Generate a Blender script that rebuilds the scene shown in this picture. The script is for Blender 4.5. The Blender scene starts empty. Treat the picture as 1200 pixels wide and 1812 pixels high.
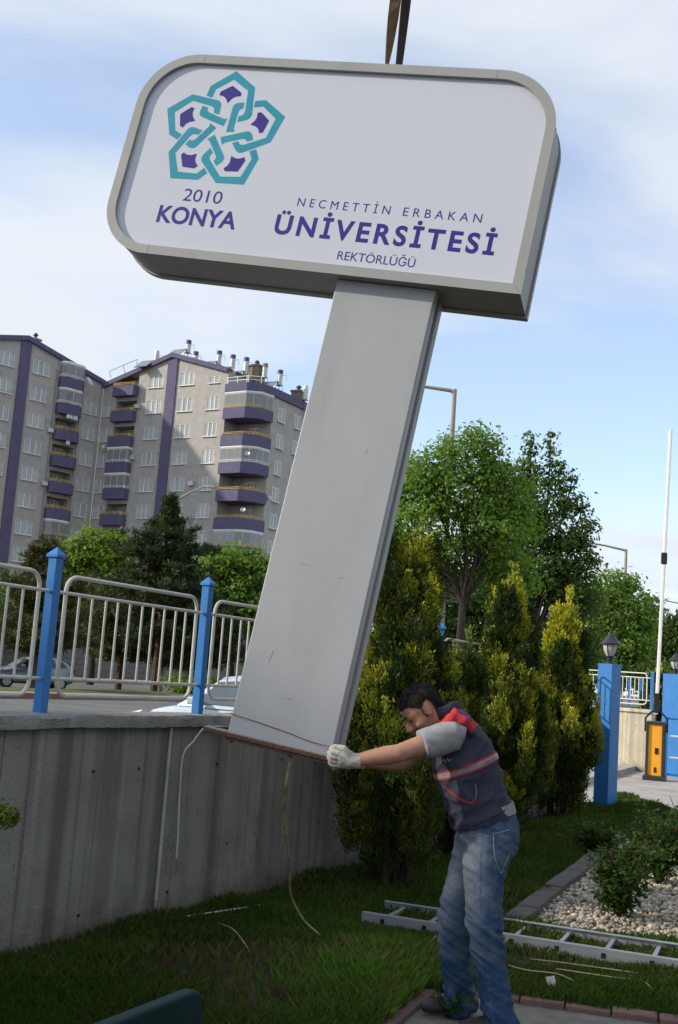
import bpy, bmesh, math, random
import numpy as np
from mathutils import Vector, Matrix, noise as mnoise
scene = bpy.context.scene
COL = scene.collection
RAD = math.radians
# ------------------------------------------------------------------ camera
FPX, CXP, CYP = 2000.0, 600.0, 906.0          # photograph pixels (1200 x 1812)
CAM_PITCH, CAM_ROLL, CAM_H = RAD(8.16), RAD(4.1), 1.62
_fwd = np.array([0, math.cos(CAM_PITCH), math.sin(CAM_PITCH)])
_r0 = np.array([1.0, 0, 0]); _u0 = np.cross(_r0, _fwd)
_s, _c = math.sin(CAM_ROLL), math.cos(CAM_ROLL)
_R = _c*_r0 + _s*_u0; _U = -_s*_r0 + _c*_u0
_C = np.array([0, 0, CAM_H])
cam = bpy.data.cameras.new('camera'); camo = bpy.data.objects.new('camera', cam); COL.objects.link(camo)
cam.sensor_fit = 'VERTICAL'; cam.sensor_height = 36.0; cam.lens = FPX/1812*36.0
cam.clip_start = 0.05; cam.clip_end = 5000
camo.matrix_world = Matrix(((_R[0], _U[0], -_fwd[0], 0), (_R[1], _U[1], -_fwd[1], 0), (_R[2], _U[2], -_fwd[2], CAM_H), (0, 0, 0, 1)))
scene.camera = camo
def spot(px, py, y):
    """place in the world, y metres ahead of the photographer"""
    d = _fwd + _R*(px-CXP)/FPX - _U*(py-CYP)/FPX
    return _C + d*(y/d[1])
def onz(px, py, z=0.0):
    d = _fwd + _R*(px-CXP)/FPX - _U*(py-CYP)/FPX
    return _C + d*((z-CAM_H)/d[2])
# ------------------------------------------------------------------ light
SUN_AZ, SUN_EL = -96.0, 28.0                   # degrees from straight ahead (+y) towards +x, elevation
SUN_STRENGTH, SKY_STRENGTH, EXPOSURE = 3.1, 0.15, 0.60
world = bpy.data.worlds.new('World'); scene.world = world; world.use_nodes = True
wn, wl = world.node_tree.nodes, world.node_tree.links
bg = wn['Background']; bg.inputs[1].default_value = SKY_STRENGTH
sky = wn.new('ShaderNodeTexSky'); sky.sky_type = 'NISHITA'; sky.sun_disc = False
sky.sun_elevation = RAD(SUN_EL); sky.sun_rotation = RAD(SUN_AZ); sky.altitude = 1000; sky.air_density = 1.0; sky.dust_density = 0.8; sky.ozone_density = 1.5
def wnode(t, **kw):
    n = wn.new(t)
    for k, v in kw.items(): setattr(n, k, v)
    return n
tc = wnode('ShaderNodeTexCoord')
sep = wnode('ShaderNodeSeparateXYZ'); wl.new(tc.outputs['Generated'], sep.inputs[0])
# flat cloud deck: direction divided by height
hz = wnode('ShaderNodeMath', operation='MAXIMUM'); hz.inputs[1].default_value = 0.0; wl.new(sep.outputs[2], hz.inputs[0])
ha = wnode('ShaderNodeMath', operation='ADD'); ha.inputs[1].default_value = 0.16; wl.new(hz.outputs[0], ha.inputs[0])
dx = wnode('ShaderNodeMath', operation='DIVIDE'); wl.new(sep.outputs[0], dx.inputs[0]); wl.new(ha.outputs[0], dx.inputs[1])
dy = wnode('ShaderNodeMath', operation='DIVIDE'); wl.new(sep.outputs[1], dy.inputs[0]); wl.new(ha.outputs[0], dy.inputs[1])
cmb = wnode('ShaderNodeCombineXYZ'); wl.new(dx.outputs[0], cmb.inputs[0]); wl.new(dy.outputs[0], cmb.inputs[1])
mp = wnode('ShaderNodeMapping'); mp.inputs['Scale'].default_value = (0.8, 1.25, 1); mp.inputs['Rotation'].default_value = (0, 0, RAD(16)); mp.inputs['Location'].default_value = (3.3, 1.15, 0)
wl.new(cmb.outputs[0], mp.inputs[0])
nz = wnode('ShaderNodeTexNoise'); nz.inputs['Scale'].default_value = 0.85; nz.inputs['Detail'].default_value = 7; nz.inputs['Roughness'].default_value = 0.52; nz.inputs['Distortion'].default_value = 0.35
wl.new(mp.outputs[0], nz.inputs['Vector'])
rp = wnode('ShaderNodeMapRange'); rp.inputs['From Min'].default_value = 0.38; rp.inputs['From Max'].default_value = 0.60; rp.inputs['To Min'].default_value = 0.30; rp.inputs['To Max'].default_value = 1.0
rp.interpolation_type = 'SMOOTHSTEP'
wl.new(nz.outputs['Fac'], rp.inputs['Value'])
mixc = wnode('ShaderNodeMixRGB'); mixc.inputs['Color2'].default_value = (3.65, 3.88, 4.20, 1)      # thin bright cloud veil
skb = wnode('ShaderNodeMixRGB', blend_type='MULTIPLY'); skb.inputs['Fac'].default_value = 1.0; skb.inputs['Color2'].default_value = (1.22, 1.20, 1.20, 1)   # clear spring air
wl.new(sky.outputs[0], skb.inputs['Color1'])
wl.new(rp.outputs[0], mixc.inputs['Fac']); wl.new(skb.outputs[0], mixc.inputs['Color1'])
wl.new(mixc.outputs[0], bg.inputs[0])
sl = bpy.data.lights.new('sun', 'SUN'); sl.energy = SUN_STRENGTH; sl.angle = RAD(1.5); sl.color = (1.0, 0.90, 0.75)
so = bpy.data.objects.new('sun', sl); COL.objects.link(so); so.location = (-40, 0, 40)
_az, _el = RAD(SUN_AZ), RAD(SUN_EL)
SUNV = Vector((math.sin(_az)*math.cos(_el), math.cos(_az)*math.cos(_el), math.sin(_el)))
so.rotation_euler = SUNV.to_track_quat('Z', 'Y').to_euler()
vs = scene.view_settings; vs.view_transform = 'Standard'; vs.look = 'None'; vs.exposure = EXPOSURE; vs.gamma = 1.0; vs.use_curve_mapping = False
scene.cycles.use_denoising = True
scene.cycles.max_bounces = 6; scene.cycles.diffuse_bounces = 3; scene.cycles.transparent_max_bounces = 6
scene.cycles.caustics_reflective = False; scene.cycles.caustics_refractive = False
random.seed(4); rng = np.random.default_rng(4)
# ------------------------------------------------------------------ helpers
def lin(r, g, b):
    f = lambda c: (c/255/12.92) if c/255 <= 0.04045 else ((c/255+0.055)/1.055)**2.4
    return (f(r), f(g), f(b), 1)
def link_obj(name, me, mat=None, parent=None, kind=None):
    o = bpy.data.objects.new(name, me); COL.objects.link(o)
    if mat and not me.materials: me.materials.append(mat)
    if parent: o.parent = parent
    if kind: o['kind'] = kind
    return o
def tag(o, label, cat, group=None):
    o['label'] = label; o['category'] = cat
    if group: o['group'] = group
    return o
def thing(name, label, cat, loc=(0, 0, 0), rz=0, group=None):
    o = bpy.data.objects.new(name, None); COL.objects.link(o)
    o.location = loc; o.rotation_euler = (0, 0, rz); o.empty_display_size = 0.2
    return tag(o, label, cat, group)
def raw_mesh(name, V, F):
    """V (n,3) array, F (m,3|4) array"""
    V = np.asarray(V, np.float32); F = np.asarray(F, np.int32); k = F.shape[1]
    me = bpy.data.meshes.new(name)
    me.vertices.add(len(V)); me.vertices.foreach_set('co', V.ravel())
    me.loops.add(F.size); me.loops.foreach_set('vertex_index', F.ravel())
    me.polygons.add(len(F)); me.polygons.foreach_set('loop_start', np.arange(0, F.size, k, dtype=np.int32))
    me.update(calc_edges=True)
    return me
def set_cols(me, C, name='Col'):
    a = me.attributes.new(name, 'FLOAT_COLOR', 'POINT')
    C4 = np.ones((len(C), 4), np.float32); C4[:, :3] = C
    a.data.foreach_set('color', C4.ravel())
class MB:
    def __init__(s): s.v = []; s.f = []
    def add(s, V, F):
        n = len(s.v); s.v += [tuple(map(float, p)) for p in V]; s.f += [tuple(i+n for i in f) for f in F]; return s
    def box(s, x0, x1, y0, y1, z0, z1, M=None):
        V = [(x, y, z) for z in (z0, z1) for y in (y0, y1) for x in (x0, x1)]
        if M is not None: V = [M @ Vector(p) for p in V]
        return s.add(V, [(0, 2, 3, 1), (4, 5, 7, 6), (0, 1, 5, 4), (2, 6, 7, 3), (0, 4, 6, 2), (1, 3, 7, 5)])
    def prism(s, P, z0, z1, M=None):
        """polygon P in xy, extruded in z"""
        n = len(P); V = [(p[0], p[1], z0) for p in P] + [(p[0], p[1], z1) for p in P]
        if M is not None: V = [M @ Vector(p) for p in V]
        return s.add(V, [tuple(range(n-1, -1, -1)), tuple(range(n, 2*n))] + [(i, (i+1) % n, n+(i+1) % n, n+i) for i in range(n)])
    def ring(s, P, Q, z, M=None):
        n = len(P); V = [(p[0], p[1], z) for p in P] + [(p[0], p[1], z) for p in Q]
        if M is not None: V = [M @ Vector(p) for p in V]
        return s.add(V, [(i, (i+1) % n, n+(i+1) % n, n+i) for i in range(n)])
    def band(s, P, z0, Q, z1, M=None):
        n = len(P); V = [(p[0], p[1], z0) for p in P] + [(p[0], p[1], z1) for p in Q]
        if M is not None: V = [M @ Vector(p) for p in V]
        return s.add(V, [(i, (i+1) % n, n+(i+1) % n, n+i) for i in range(n)])
    def tube(s, path, r, n=8, cap=True, flat=1.0, up=None):
        P = [Vector(p) for p in path]; m = len(P); rr = r if hasattr(r, '__len__') else [r]*m
        base = len(s.v); prev = None
        for i, p in enumerate(P):
            d = (P[min(i+1, m-1)]-P[max(i-1, 0)])
            d = d.normalized() if d.length > 1e-9 else Vector((0, 0, 1))
            if prev is None:
                a = Vector(up) if up is not None else (Vector((0, 0, 1)) if abs(d.z) < 0.9 else Vector((1, 0, 0)))
            else: a = prev
            a = (a - d*a.dot(d))
            a = a.normalized() if a.length > 1e-6 else d.orthogonal().normalized()
            prev = a; b = d.cross(a)
            for k in range(n):
                t = 2*math.pi*k/n; s.v.append(tuple(p + a*(math.cos(t)*rr[i]) + b*(math.sin(t)*rr[i]*flat)))
        for i in range(m-1):
            for k in range(n):
                s.f.append((base+i*n+k, base+i*n+(k+1) % n, base+(i+1)*n+(k+1) % n, base+(i+1)*n+k))
        if cap:
            s.f.append(tuple(base+k for k in range(n-1, -1, -1))); s.f.append(tuple(base+(m-1)*n+k for k in range(n)))
        return s
    def lathe(s, prof, n=16, c=(0, 0, 0)):
        base = len(s.v); m = len(prof)
        for r, z in prof:
            for k in range(n):
                t = 2*math.pi*k/n; s.v.append((c[0]+r*math.cos(t), c[1]+r*math.sin(t), c[2]+z))
        for i in range(m-1):
            for k in range(n): s.f.append((base+i*n+k, base+i*n+(k+1) % n, base+(i+1)*n+(k+1) % n, base+(i+1)*n+k))
        s.f.append(tuple(base+k for k in range(n-1, -1, -1))); s.f.append(tuple(base+(m-1)*n+k for k in range(n)))
        return s
    def mesh(s, name):
        me = bpy.data.meshes.new(name); me.from_pydata(s.v, [], s.f); me.update(); return me
    def build(s, name, mat, parent=None, smooth=False, bevel=0, kind=None, seg=2):
        me = s.mesh(name); o = link_obj(name, me, mat, parent, kind)
        if smooth:
            me.polygons.foreach_set('use_smooth', [True]*len(me.polygons)); me.set_sharp_from_angle(angle=RAD(40))
        if bevel:
            b = o.modifiers.new('bevel', 'BEVEL'); b.width = bevel; b.segments = seg; b.limit_method = 'ANGLE'; b.angle_limit = RAD(40)
        return o
def inst(o, name=None, loc=None, parent=None, M=None):
    c = o.copy(); COL.objects.link(c)
    if parent is not None: c.parent = parent
    if loc is not None: c.location = loc
    if M is not None: c.matrix_local = M
    return c
def copy_tree(o, parent=None):
    kids = [k for k in o.children]
    c = o.copy(); COL.objects.link(c); c.parent = parent
    for k in kids: copy_tree(k, c)
    return c
# ------------------------------------------------------------------ materials
def mat(name, c1, c2=None, rough=0.6, scale=6, detail=5, bump=0.0, bscale=None, metal=0.0, stretch=(1, 1, 1), spec=0.4, lo=0.35, hi=0.65, coat=0.0, bstretch=None, dirt=None, dscale=2.0, dlo=0.55, dhi=0.75):
    m = bpy.data.materials.new(name); m.use_nodes = True; n, l = m.node_tree.nodes, m.node_tree.links
    b = n['Principled BSDF']; b.inputs['Roughness'].default_value = rough; b.inputs['Metallic'].default_value = metal
    b.inputs['Specular IOR Level'].default_value = spec; b.inputs['Coat Weight'].default_value = coat
    if c2 is None: c2 = tuple(x*0.82 for x in c1[:3])+(1,)
    t = n.new('ShaderNodeTexCoord'); mpn = n.new('ShaderNodeMapping'); mpn.inputs['Scale'].default_value = stretch; l.new(t.outputs['Object'], mpn.inputs[0])
    x = n.new('ShaderNodeTexNoise'); x.inputs['Scale'].default_value = scale; x.inputs['Detail'].default_value = detail; x.inputs['Roughness'].default_value = 0.6; l.new(mpn.outputs[0], x.inputs['Vector'])
    r = n.new('ShaderNodeMapRange'); r.inputs['From Min'].default_value = lo; r.inputs['From Max'].default_value = hi; l.new(x.outputs['Fac'], r.inputs['Value'])
    mx = n.new('ShaderNodeMixRGB'); mx.inputs['Color1'].default_value = c1; mx.inputs['Color2'].default_value = c2; l.new(r.outputs[0], mx.inputs['Fac'])
    out = mx.outputs[0]
    if dirt:
        x2 = n.new('ShaderNodeTexNoise'); x2.inputs['Scale'].default_value = dscale; x2.inputs['Detail'].default_value = 8; x2.inputs['Roughness'].default_value = 0.65; l.new(mpn.outputs[0], x2.inputs['Vector'])
        r2 = n.new('ShaderNodeMapRange'); r2.inputs['From Min'].default_value = dlo; r2.inputs['From Max'].default_value = dhi; l.new(x2.outputs['Fac'], r2.inputs['Value'])
        m2 = n.new('ShaderNodeMixRGB'); m2.inputs['Color2'].default_value = dirt; l.new(out, m2.inputs['Color1']); l.new(r2.outputs[0], m2.inputs['Fac']); out = m2.outputs[0]
    l.new(out, b.inputs['Base Color'])
    if bump:
        mp2 = n.new('ShaderNodeMapping'); mp2.inputs['Scale'].default_value = bstretch or stretch; l.new(t.outputs['Object'], mp2.inputs[0])
        y = n.new('ShaderNodeTexNoise'); y.inputs['Scale'].default_value = bscale or scale*4; y.inputs['Detail'].default_value = 6; l.new(mp2.outputs[0], y.inputs['Vector'])
        bp = n.new('ShaderNodeBump'); bp.inputs['Strength'].default_value = bump; bp.inputs['Distance'].default_value = 0.02; l.new(y.outputs['Fac'], bp.inputs['Height']); l.new(bp.outputs[0], b.inputs['Normal'])
    return m
def leaf_mat(name, transl=0.35, rough=0.55, tint=(1, 1, 1)):
    m = bpy.data.materials.new(name); m.use_nodes = True; n, l = m.node_tree.nodes, m.node_tree.links
    b = n['Principled BSDF']; b.inputs['Roughness'].default_value = rough; b.inputs['Specular IOR Level'].default_value = 0.25
    a = n.new('ShaderNodeAttribute'); a.attribute_name = 'Col'
    l.new(a.outputs['Color'], b.inputs['Base Color'])
    t = n.new('ShaderNodeBsdfTranslucent'); g = n.new('ShaderNodeMixRGB'); g.blend_type = 'MULTIPLY'; g.inputs['Fac'].default_value = 1; g.inputs['Color2'].default_value = (1.15*tint[0], 1.2*tint[1], 0.6*tint[2], 1)
    l.new(a.outputs['Color'], g.inputs['Color1']); l.new(g.outputs[0], t.inputs['Color'])
    mx = n.new('ShaderNodeMixShader'); mx.inputs['Fac'].default_value = transl
    l.new(b.outputs[0], mx.inputs[1]); l.new(t.outputs[0], mx.inputs[2]); l.new(mx.outputs[0], n['Material Output'].inputs['Surface'])
    return m
def glass_mat(name, tint=(0.9, 0.95, 1), rough=0.02, alpha=0.25):
    m = bpy.data.materials.new(name); m.use_nodes = True; n, l = m.node_tree.nodes, m.node_tree.links
    b = n['Principled BSDF']; b.inputs['Base Color'].default_value = (*tint, 1); b.inputs['Roughness'].default_value = rough; b.inputs['Specular IOR Level'].default_value = 0.8
    tr = n.new('ShaderNodeBsdfTransparent'); tr.inputs['Color'].default_value = (*tint, 1)
    mx = n.new('ShaderNodeMixShader'); mx.inputs['Fac'].default_value = alpha
    l.new(tr.outputs[0], mx.inputs[1]); l.new(b.outputs[0], mx.inputs[2]); l.new(mx.outputs[0], n['Material Output'].inputs['Surface'])
    return m
MAT = {}
MAT['asphalt'] = mat('asphalt', (0.10, 0.097, 0.092, 1), (0.15, 0.145, 0.135, 1), 0.9, scale=0.6, bump=0.3, bscale=60)
MAT['earth'] = mat('earth', (0.09, 0.075, 0.05, 1), (0.16, 0.13, 0.09, 1), 0.95, scale=0.5)
MAT['lawn'] = mat('lawn_soil', (0.018, 0.028, 0.010, 1), (0.045, 0.040, 0.022, 1), 1.0, scale=2.2, bump=0.6, bscale=30, dirt=(0.075, 0.058, 0.036, 1), dscale=1.3, dlo=0.56, dhi=0.70)
MAT['drive'] = mat('driveway_concrete', (0.40, 0.38, 0.35, 1), (0.30, 0.285, 0.265, 1), 0.85, scale=1.2, bump=0.15, bscale=50, dirt=(0.22, 0.21, 0.2, 1), dscale=0.9)
MAT['concrete_coping'] = mat('coping_concrete', (0.30, 0.295, 0.28, 1), (0.21, 0.205, 0.19, 1), 0.92, scale=9, bump=0.7, bscale=70)
MAT['blue'] = mat('blue_paint', (0.028, 0.185, 0.50, 1), (0.024, 0.160, 0.44, 1), 0.42, scale=5, bump=0.05, dirt=(0.20, 0.20, 0.19, 1), dscale=22, dlo=0.665, dhi=0.70)
MAT['cream_rail'] = mat('cream_rail_paint', (0.60, 0.59, 0.54, 1), (0.50, 0.48, 0.42, 1), 0.5, scale=14, dirt=(0.30, 0.20, 0.12, 1), dscale=11, dlo=0.66, dhi=0.74)
MAT['white_paint'] = mat('white_paint', (0.78, 0.78, 0.76, 1), (0.68, 0.68, 0.66, 1), 0.45)
MAT['white_plastic'] = mat('white_plastic', (0.55, 0.56, 0.56, 1), (0.42, 0.43, 0.43, 1), 0.5)
MAT['dark_metal'] = mat('dark_metal', (0.028, 0.030, 0.034, 1), None, 0.45, spec=0.5)
MAT['grey_metal'] = mat('galvanised_steel', (0.32, 0.32, 0.30, 1), (0.24, 0.24, 0.225, 1), 0.55, metal=0.2)
MAT['black'] = mat('black_rubber', (0.012, 0.012, 0.013, 1), None, 0.7)
MAT['glass'] = glass_mat('pane_glass', (0.80, 0.85, 0.88), 0.03, 0.30)
# ================================================================== setting
WP0 = np.array([-1.62, 6.2]); WT = np.array([0.4543, 0.8908]); WN = np.array([-0.8908, 0.4543])   # wall line, direction, street side
WRZ = math.atan2(WT[1], WT[0])
ST = np.array([0.42, 0.9075]); ST /= np.linalg.norm(ST); SN = np.array([-ST[1], ST[0]])            # street direction and its left
def street(u, v, z=0.0):
    p = WP0 + ST*u + SN*v; return (float(p[0]), float(p[1]), z)
def sheet(name, pts, z, m, kind='structure', parent=None):
    me = bpy.data.meshes.new(name); me.from_pydata([(p[0], p[1], z) for p in pts], [], [tuple(range(len(pts)))]); me.update()
    if me.polygons[0].normal.z < 0: me.flip_normals()
    return link_obj(name, me, m, parent, kind)
g = sheet('ground', [(-1500, -1500), (1500, -1500), (1500, 2500), (-1500, 2500)], -0.06, MAT['earth'])
def strip(name, v0, v1, z, m, u0=-80, u1=400, h=None):
    mb = MB()
    P = [street(u0, v0), street(u1, v0), street(u1, v1), street(u0, v1)]
    if h: mb.prism([p[:2] for p in P][::-1] if False else [p[:2] for p in P], z-h, z)
    else: mb.add([(p[0], p[1], z) for p in P], [(0, 1, 2, 3)])
    return mb.build(name, m, None, kind='structure')
MAT['pinkstone'] = mat('pink_paving', (0.26, 0.17, 0.14, 1), (0.33, 0.25, 0.21, 1), 0.9, scale=3, bump=0.2, bscale=12)
MAT['kerbstone'] = mat('kerb_stone', (0.16, 0.085, 0.065, 1), (0.22, 0.14, 0.11, 1), 0.85, scale=2)
MAT['grassfar'] = mat('far_grass', (0.05, 0.085, 0.015, 1), (0.10, 0.11, 0.03, 1), 1.0, scale=2.5, bump=0.8, bscale=30)
MAT['rubble'] = mat('pale_rubble', (0.36, 0.32, 0.26, 1), (0.24, 0.2, 0.16, 1), 0.95, scale=3, bump=0.8, bscale=8)
strip('road', 3.0, 23.2, -0.03, MAT['asphalt'])
strip('pavement', 0.3, 3.0, 0.09, MAT['drive'], h=0.14)
strip('verge', 7.2, 9.4, 0.09, MAT['grassfar'], h=0.14, u0=18)
mk = strip('road_marking', 15.0, 15.15, -0.022, MAT['white_paint'])
strip('median', 23.2, 24.5, 0.15, MAT['pinkstone'], h=0.2)
strip('median_grass', 24.5, 27.0, 0.17, MAT['grassfar'], h=0.2)
k = strip('kerb', 23.0, 23.2, 0.17, MAT['kerbstone'], h=0.25)
strip('far_road', 27.0, 40.0, -0.03, MAT['asphalt'])
strip('far_pavement', 40.0, 46.0, 0.1, MAT['rubble'], h=0.2)
# driveway and garden floor
sheet('driveway', [(4.9, 1.0), (30, 1.0), (30, 24.0), (16, 33), (9, 40), (3.0, 33.0), (2.9, 21.5), (4.0, 17.0), (5.0, 16.5)], -0.02, MAT['drive'])
LAWN = [(-6.4, -3.2), (4.93, 19.05), (5.02, 19.3), (5.13, 16.5), (5.5, 12.0), (5.7, 7.0), (5.7, 1.0), (3.0, -4.0)]
sheet('lawn', LAWN, 0.0, MAT['lawn'])
MAT['pinkgravel'] = mat('pink_gravel', (0.42, 0.30, 0.27, 1), (0.30, 0.2, 0.18, 1), 0.95, scale=25, bump=0.8, bscale=60)
sheet('gravel_patch', [tuple(onz(1083, 1372)[:2]), tuple(onz(1116, 1373)[:2]), tuple(onz(1118, 1360)[:2]), tuple(onz(1080, 1357)[:2])], -0.014, MAT['pinkgravel'])
# ---------------------------------------------------------------- concrete wall
def wall_mat(name, c1, c2, stain):
    m = bpy.data.materials.new(name); m.use_nodes = True; n, l = m.node_tree.nodes, m.node_tree.links
    b = n['Principled BSDF']; b.inputs['Roughness'].default_value = 0.93; b.inputs['Specular IOR Level'].default_value = 0.2
    t = n.new('ShaderNodeTexCoord')
    def nz(sc, st, det=5, dist=0.0):
        mm = n.new('ShaderNodeMapping'); mm.inputs['Scale'].default_value = st; l.new(t.outputs['Object'], mm.inputs[0])
        x = n.new('ShaderNodeTexNoise'); x.inputs['Scale'].default_value = sc; x.inputs['Detail'].default_value = det; x.inputs['Distortion'].default_value = dist; l.new(mm.outputs[0], x.inputs['Vector']); return x.outputs['Fac']
    def rng_(v, a, c_, o0=0, o1=1):
        r = n.new('ShaderNodeMapRange'); r.inputs['From Min'].default_value = a; r.inputs['From Max'].default_value = c_; r.inputs['To Min'].default_value = o0; r.inputs['To Max'].default_value = o1; l.new(v, r.inputs['Value']); return r.outputs[0]
    def mix(f, a, c_, bt='MIX'):
        mx = n.new('ShaderNodeMixRGB'); mx.blend_type = bt
        for s_, v in (('Fac', f), ('Color1', a), ('Color2', c_)):
            if isinstance(v, (tuple, float, int)): mx.inputs[s_].default_value = v
            else: l.new(v, mx.inputs[s_])
        return mx.outputs[0]
    base = mix(rng_(nz(3.0, (1, 1, 1), 8), 0.35, 0.65), c1, c2)
    st1 = rng_(nz(1.0, (4.2, 1, 0.10), 4, 0.3), 0.50, 0.66, 0, 0.75)
    base = mix(st1, base, stain)
    st2 = rng_(nz(1.0, (16, 1, 0.35), 5, 0.2), 0.56, 0.72, 0, 0.55)
    base = mix(st2, base, tuple(x*0.6 for x in stain[:3])+(1,))
    lt = rng_(nz(1.0, (9, 1, 0.2), 5, 0.2), 0.60, 0.75, 0, 0.35)
    base = mix(lt, base, tuple(min(1, x*1.45) for x in c1[:3])+(1,))
    spk = rng_(nz(60, (1, 1, 1), 3), 0.62, 0.72, 0, 0.5)
    base = mix(spk, base, (0.05, 0.05, 0.048, 1))
    crk = n.new('ShaderNodeTexVoronoi'); crk.feature = 'DISTANCE_TO_EDGE'; crk.inputs['Scale'].default_value = 1.0
    cm = n.new('ShaderNodeMapping'); cm.inputs['Scale'].default_value = (1.5, 1, 0.55); l.new(t.outputs['Object'], cm.inputs[0])
    cn = n.new('ShaderNodeTexNoise'); cn.inputs['Scale'].default_value = 5; cn.inputs['Detail'].default_value = 6; l.new(t.outputs['Object'], cn.inputs['Vector'])
    ca = n.new('ShaderNodeMixRGB'); ca.inputs['Fac'].default_value = 0.35; l.new(cm.outputs[0], ca.inputs['Color1']); l.new(cn.outputs['Color'], ca.inputs['Color2']); l.new(ca.outputs[0], crk.inputs['Vector'])
    cmask = n.new('ShaderNodeMath'); cmask.operation = 'MULTIPLY'; l.new(rng_(crk.outputs['Distance'], 0.0, 0.006, 0.55, 0), cmask.inputs[0]); l.new(rng_(nz(1.3, (1, 1, 1), 3), 0.5, 0.6), cmask.inputs[1])
    base = mix(cmask.outputs[0], base, (0.05, 0.048, 0.044, 1))
    pit = rng_(nz(26, (1, 1, 1), 2), 0.70, 0.76, 0, 0.7); base = mix(pit, base, (0.06, 0.057, 0.052, 1))
    sp_ = n.new('ShaderNodeSeparateXYZ'); l.new(t.outputs['Object'], sp_.inputs[0]); ad = n.new('ShaderNodeMath'); ad.operation = 'ADD'; l.new(sp_.outputs[2], ad.inputs[0])
    l.new(rng_(nz(7, (1, 1, 1), 6), 0.3, 0.7, -0.10, 0.10), ad.inputs[1]); base = mix(rng_(ad.outputs[0], 0.02, 0.20, 0.55, 0), base, (0.085, 0.07, 0.05, 1))
    l.new(base, b.inputs['Base Color'])
    bp = n.new('ShaderNodeBump'); bp.inputs['Strength'].default_value = 0.55; bp.inputs['Distance'].default_value = 0.012
    hh = n.new('ShaderNodeMath'); hh.operation = 'ADD'; l.new(nz(45, (1, 1, 1), 6), hh.inputs[0]); l.new(nz(1.0, (30, 1, 0.5), 4), hh.inputs[1]); l.new(hh.outputs[0], bp.inputs['Height'])
    l.new(bp.outputs[0], b.inputs['Normal'])
    return m
MAT['wall'] = wall_mat('stained_concrete', (0.285, 0.277, 0.254, 1), (0.225, 0.218, 0.200, 1), (0.115, 0.109, 0.098, 1))
MAT['farwall'] = wall_mat('cream_concrete', (0.60, 0.54, 0.40, 1), (0.52, 0.46, 0.34, 1), (0.32, 0.29, 0.23, 1))
def concrete_wall(name, label, loc, rz, u0, u1, h, m, thick=0.25, seed=1, holes=()):
    rd = random.Random(seed)
    t = thing(name, label, 'wall', loc, rz)
    P = []; x = u0
    while x < u1-0.02:
        w = rd.choice((0.10, 0.12, 0.12, 0.14, 0.2)); o = rd.uniform(-0.003, 0.002); x2 = min(x+w, u1)
        P += [(x+0.0015, o), (x2-0.0015, o+rd.uniform(-0.001, 0.001))]
        if x2 < u1 and rd.random() < 0.3: P += [(x2-0.001, 0.004), (x2+0.001, 0.004)]
        x = x2
    P += [(u1, thick), (u0, thick)]
    MB().prism(P, -0.25, h-0.075).build('wall_body', m, t)
    # coping: rough cast slab
    mb = MB(); n = int((u1-u0)/0.045)+1; sec = [(-0.045, h-0.074), (-0.047, h-0.02), (-0.04, h-0.003), (0.1, h), (thick+0.04, h-0.003), (thick+0.05, h-0.02), (thick+0.045, h-0.074)]
    V = []; F = []
    for i in range(n+1):
        xx = u0+(u1-u0)*i/n
        for j, (yy, zz) in enumerate(sec):
            nn = mnoise.noise(Vector((xx*2.3, j*3.1, seed))); n2 = mnoise.noise(Vector((xx*14, j*5.1, seed+9)))
            V.append((xx, yy + 0.010*nn + (0.006*n2 if j in (1, 2) else 0.002*n2), zz + 0.008*mnoise.noise(Vector((xx*1.1, 7.7, seed))) + (0.006*n2 if j in (0, 1, 2) else 0.001*n2)))
    q = len(sec)
    for i in range(n):
        for j in range(q): F.append((i*q+j, i*q+(j+1) % q, (i+1)*q+(j+1) % q, (i+1)*q+j))
    F += [tuple(range(q-1, -1, -1)), tuple(n*q+j for j in range(q))]
    mb.add(V, F); mb.build('coping', MAT['concrete_coping'] if m is MAT['wall'] else m, t, smooth=True)
    for (u, z) in holes:
        hb = MB(); hb.tube([(u, -0.006, z), (u, 0.004, z)], [0.0095, 0.008], 8); hb.build('tie_hole', MAT['black'], t)
    return t
wallA = concrete_wall('concrete_wall', 'long stained grey concrete wall with coping beside the lawn', (WP0[0], WP0[1], 0), WRZ, -7.5, 12.15, 1.285, MAT['wall'], seed=3,
                      holes=[(1.087, 0.957), (0.646, 0.958), (0.638, 0.147), (1.99, 0.95), (2.9, 0.95), (2.2, 0.40), (1.52, 0.16), (3.6, 0.42), (3.4, 0.95)])
# conduit and loose wires on the wall
def wallp(u, y, z):
    p = WP0 + WT*u + WN*y; return (float(p[0]), float(p[1]), z)
MB().box(1.375, 1.392, -0.020, -0.008, 0.13, 1.208).box(1.381, 1.387, -0.018, -0.011, -0.02, 0.13).build('conduit', MAT['white_plastic'], None)
co = bpy.data.objects['conduit']; co.location = (WP0[0], WP0[1], 0); co.rotation_euler = (0, 0, WRZ); tag(co, 'straight white plastic conduit running up the stained concrete wall', 'conduit')
def curve_pts(P, n=10):
    """Catmull-Rom through P"""
    P = [np.array(p, float) for p in P]; P = [2*P[0]-P[1]] + P + [2*P[-1]-P[-2]]; out = []
    for i in range(1, len(P)-2):
        for k_ in range(n):
            t = k_/n; a, b, c, d = P[i-1:i+3]
            out.append(0.5*((2*b) + (-a+c)*t + (2*a-5*b+4*c-d)*t*t + (-a+3*b-3*c+d)*t**3))
    out.append(P[-2]); return out
MAT['cable_white'] = mat('white_cable', (0.62, 0.63, 0.66, 1), (0.5, 0.5, 0.52, 1), 0.45)
MAT['cable_tan'] = mat('tan_cable', (0.46, 0.40, 0.26, 1), (0.30, 0.22, 0.12, 1), 0.55, scale=12, lo=0.45, hi=0.6)
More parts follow.
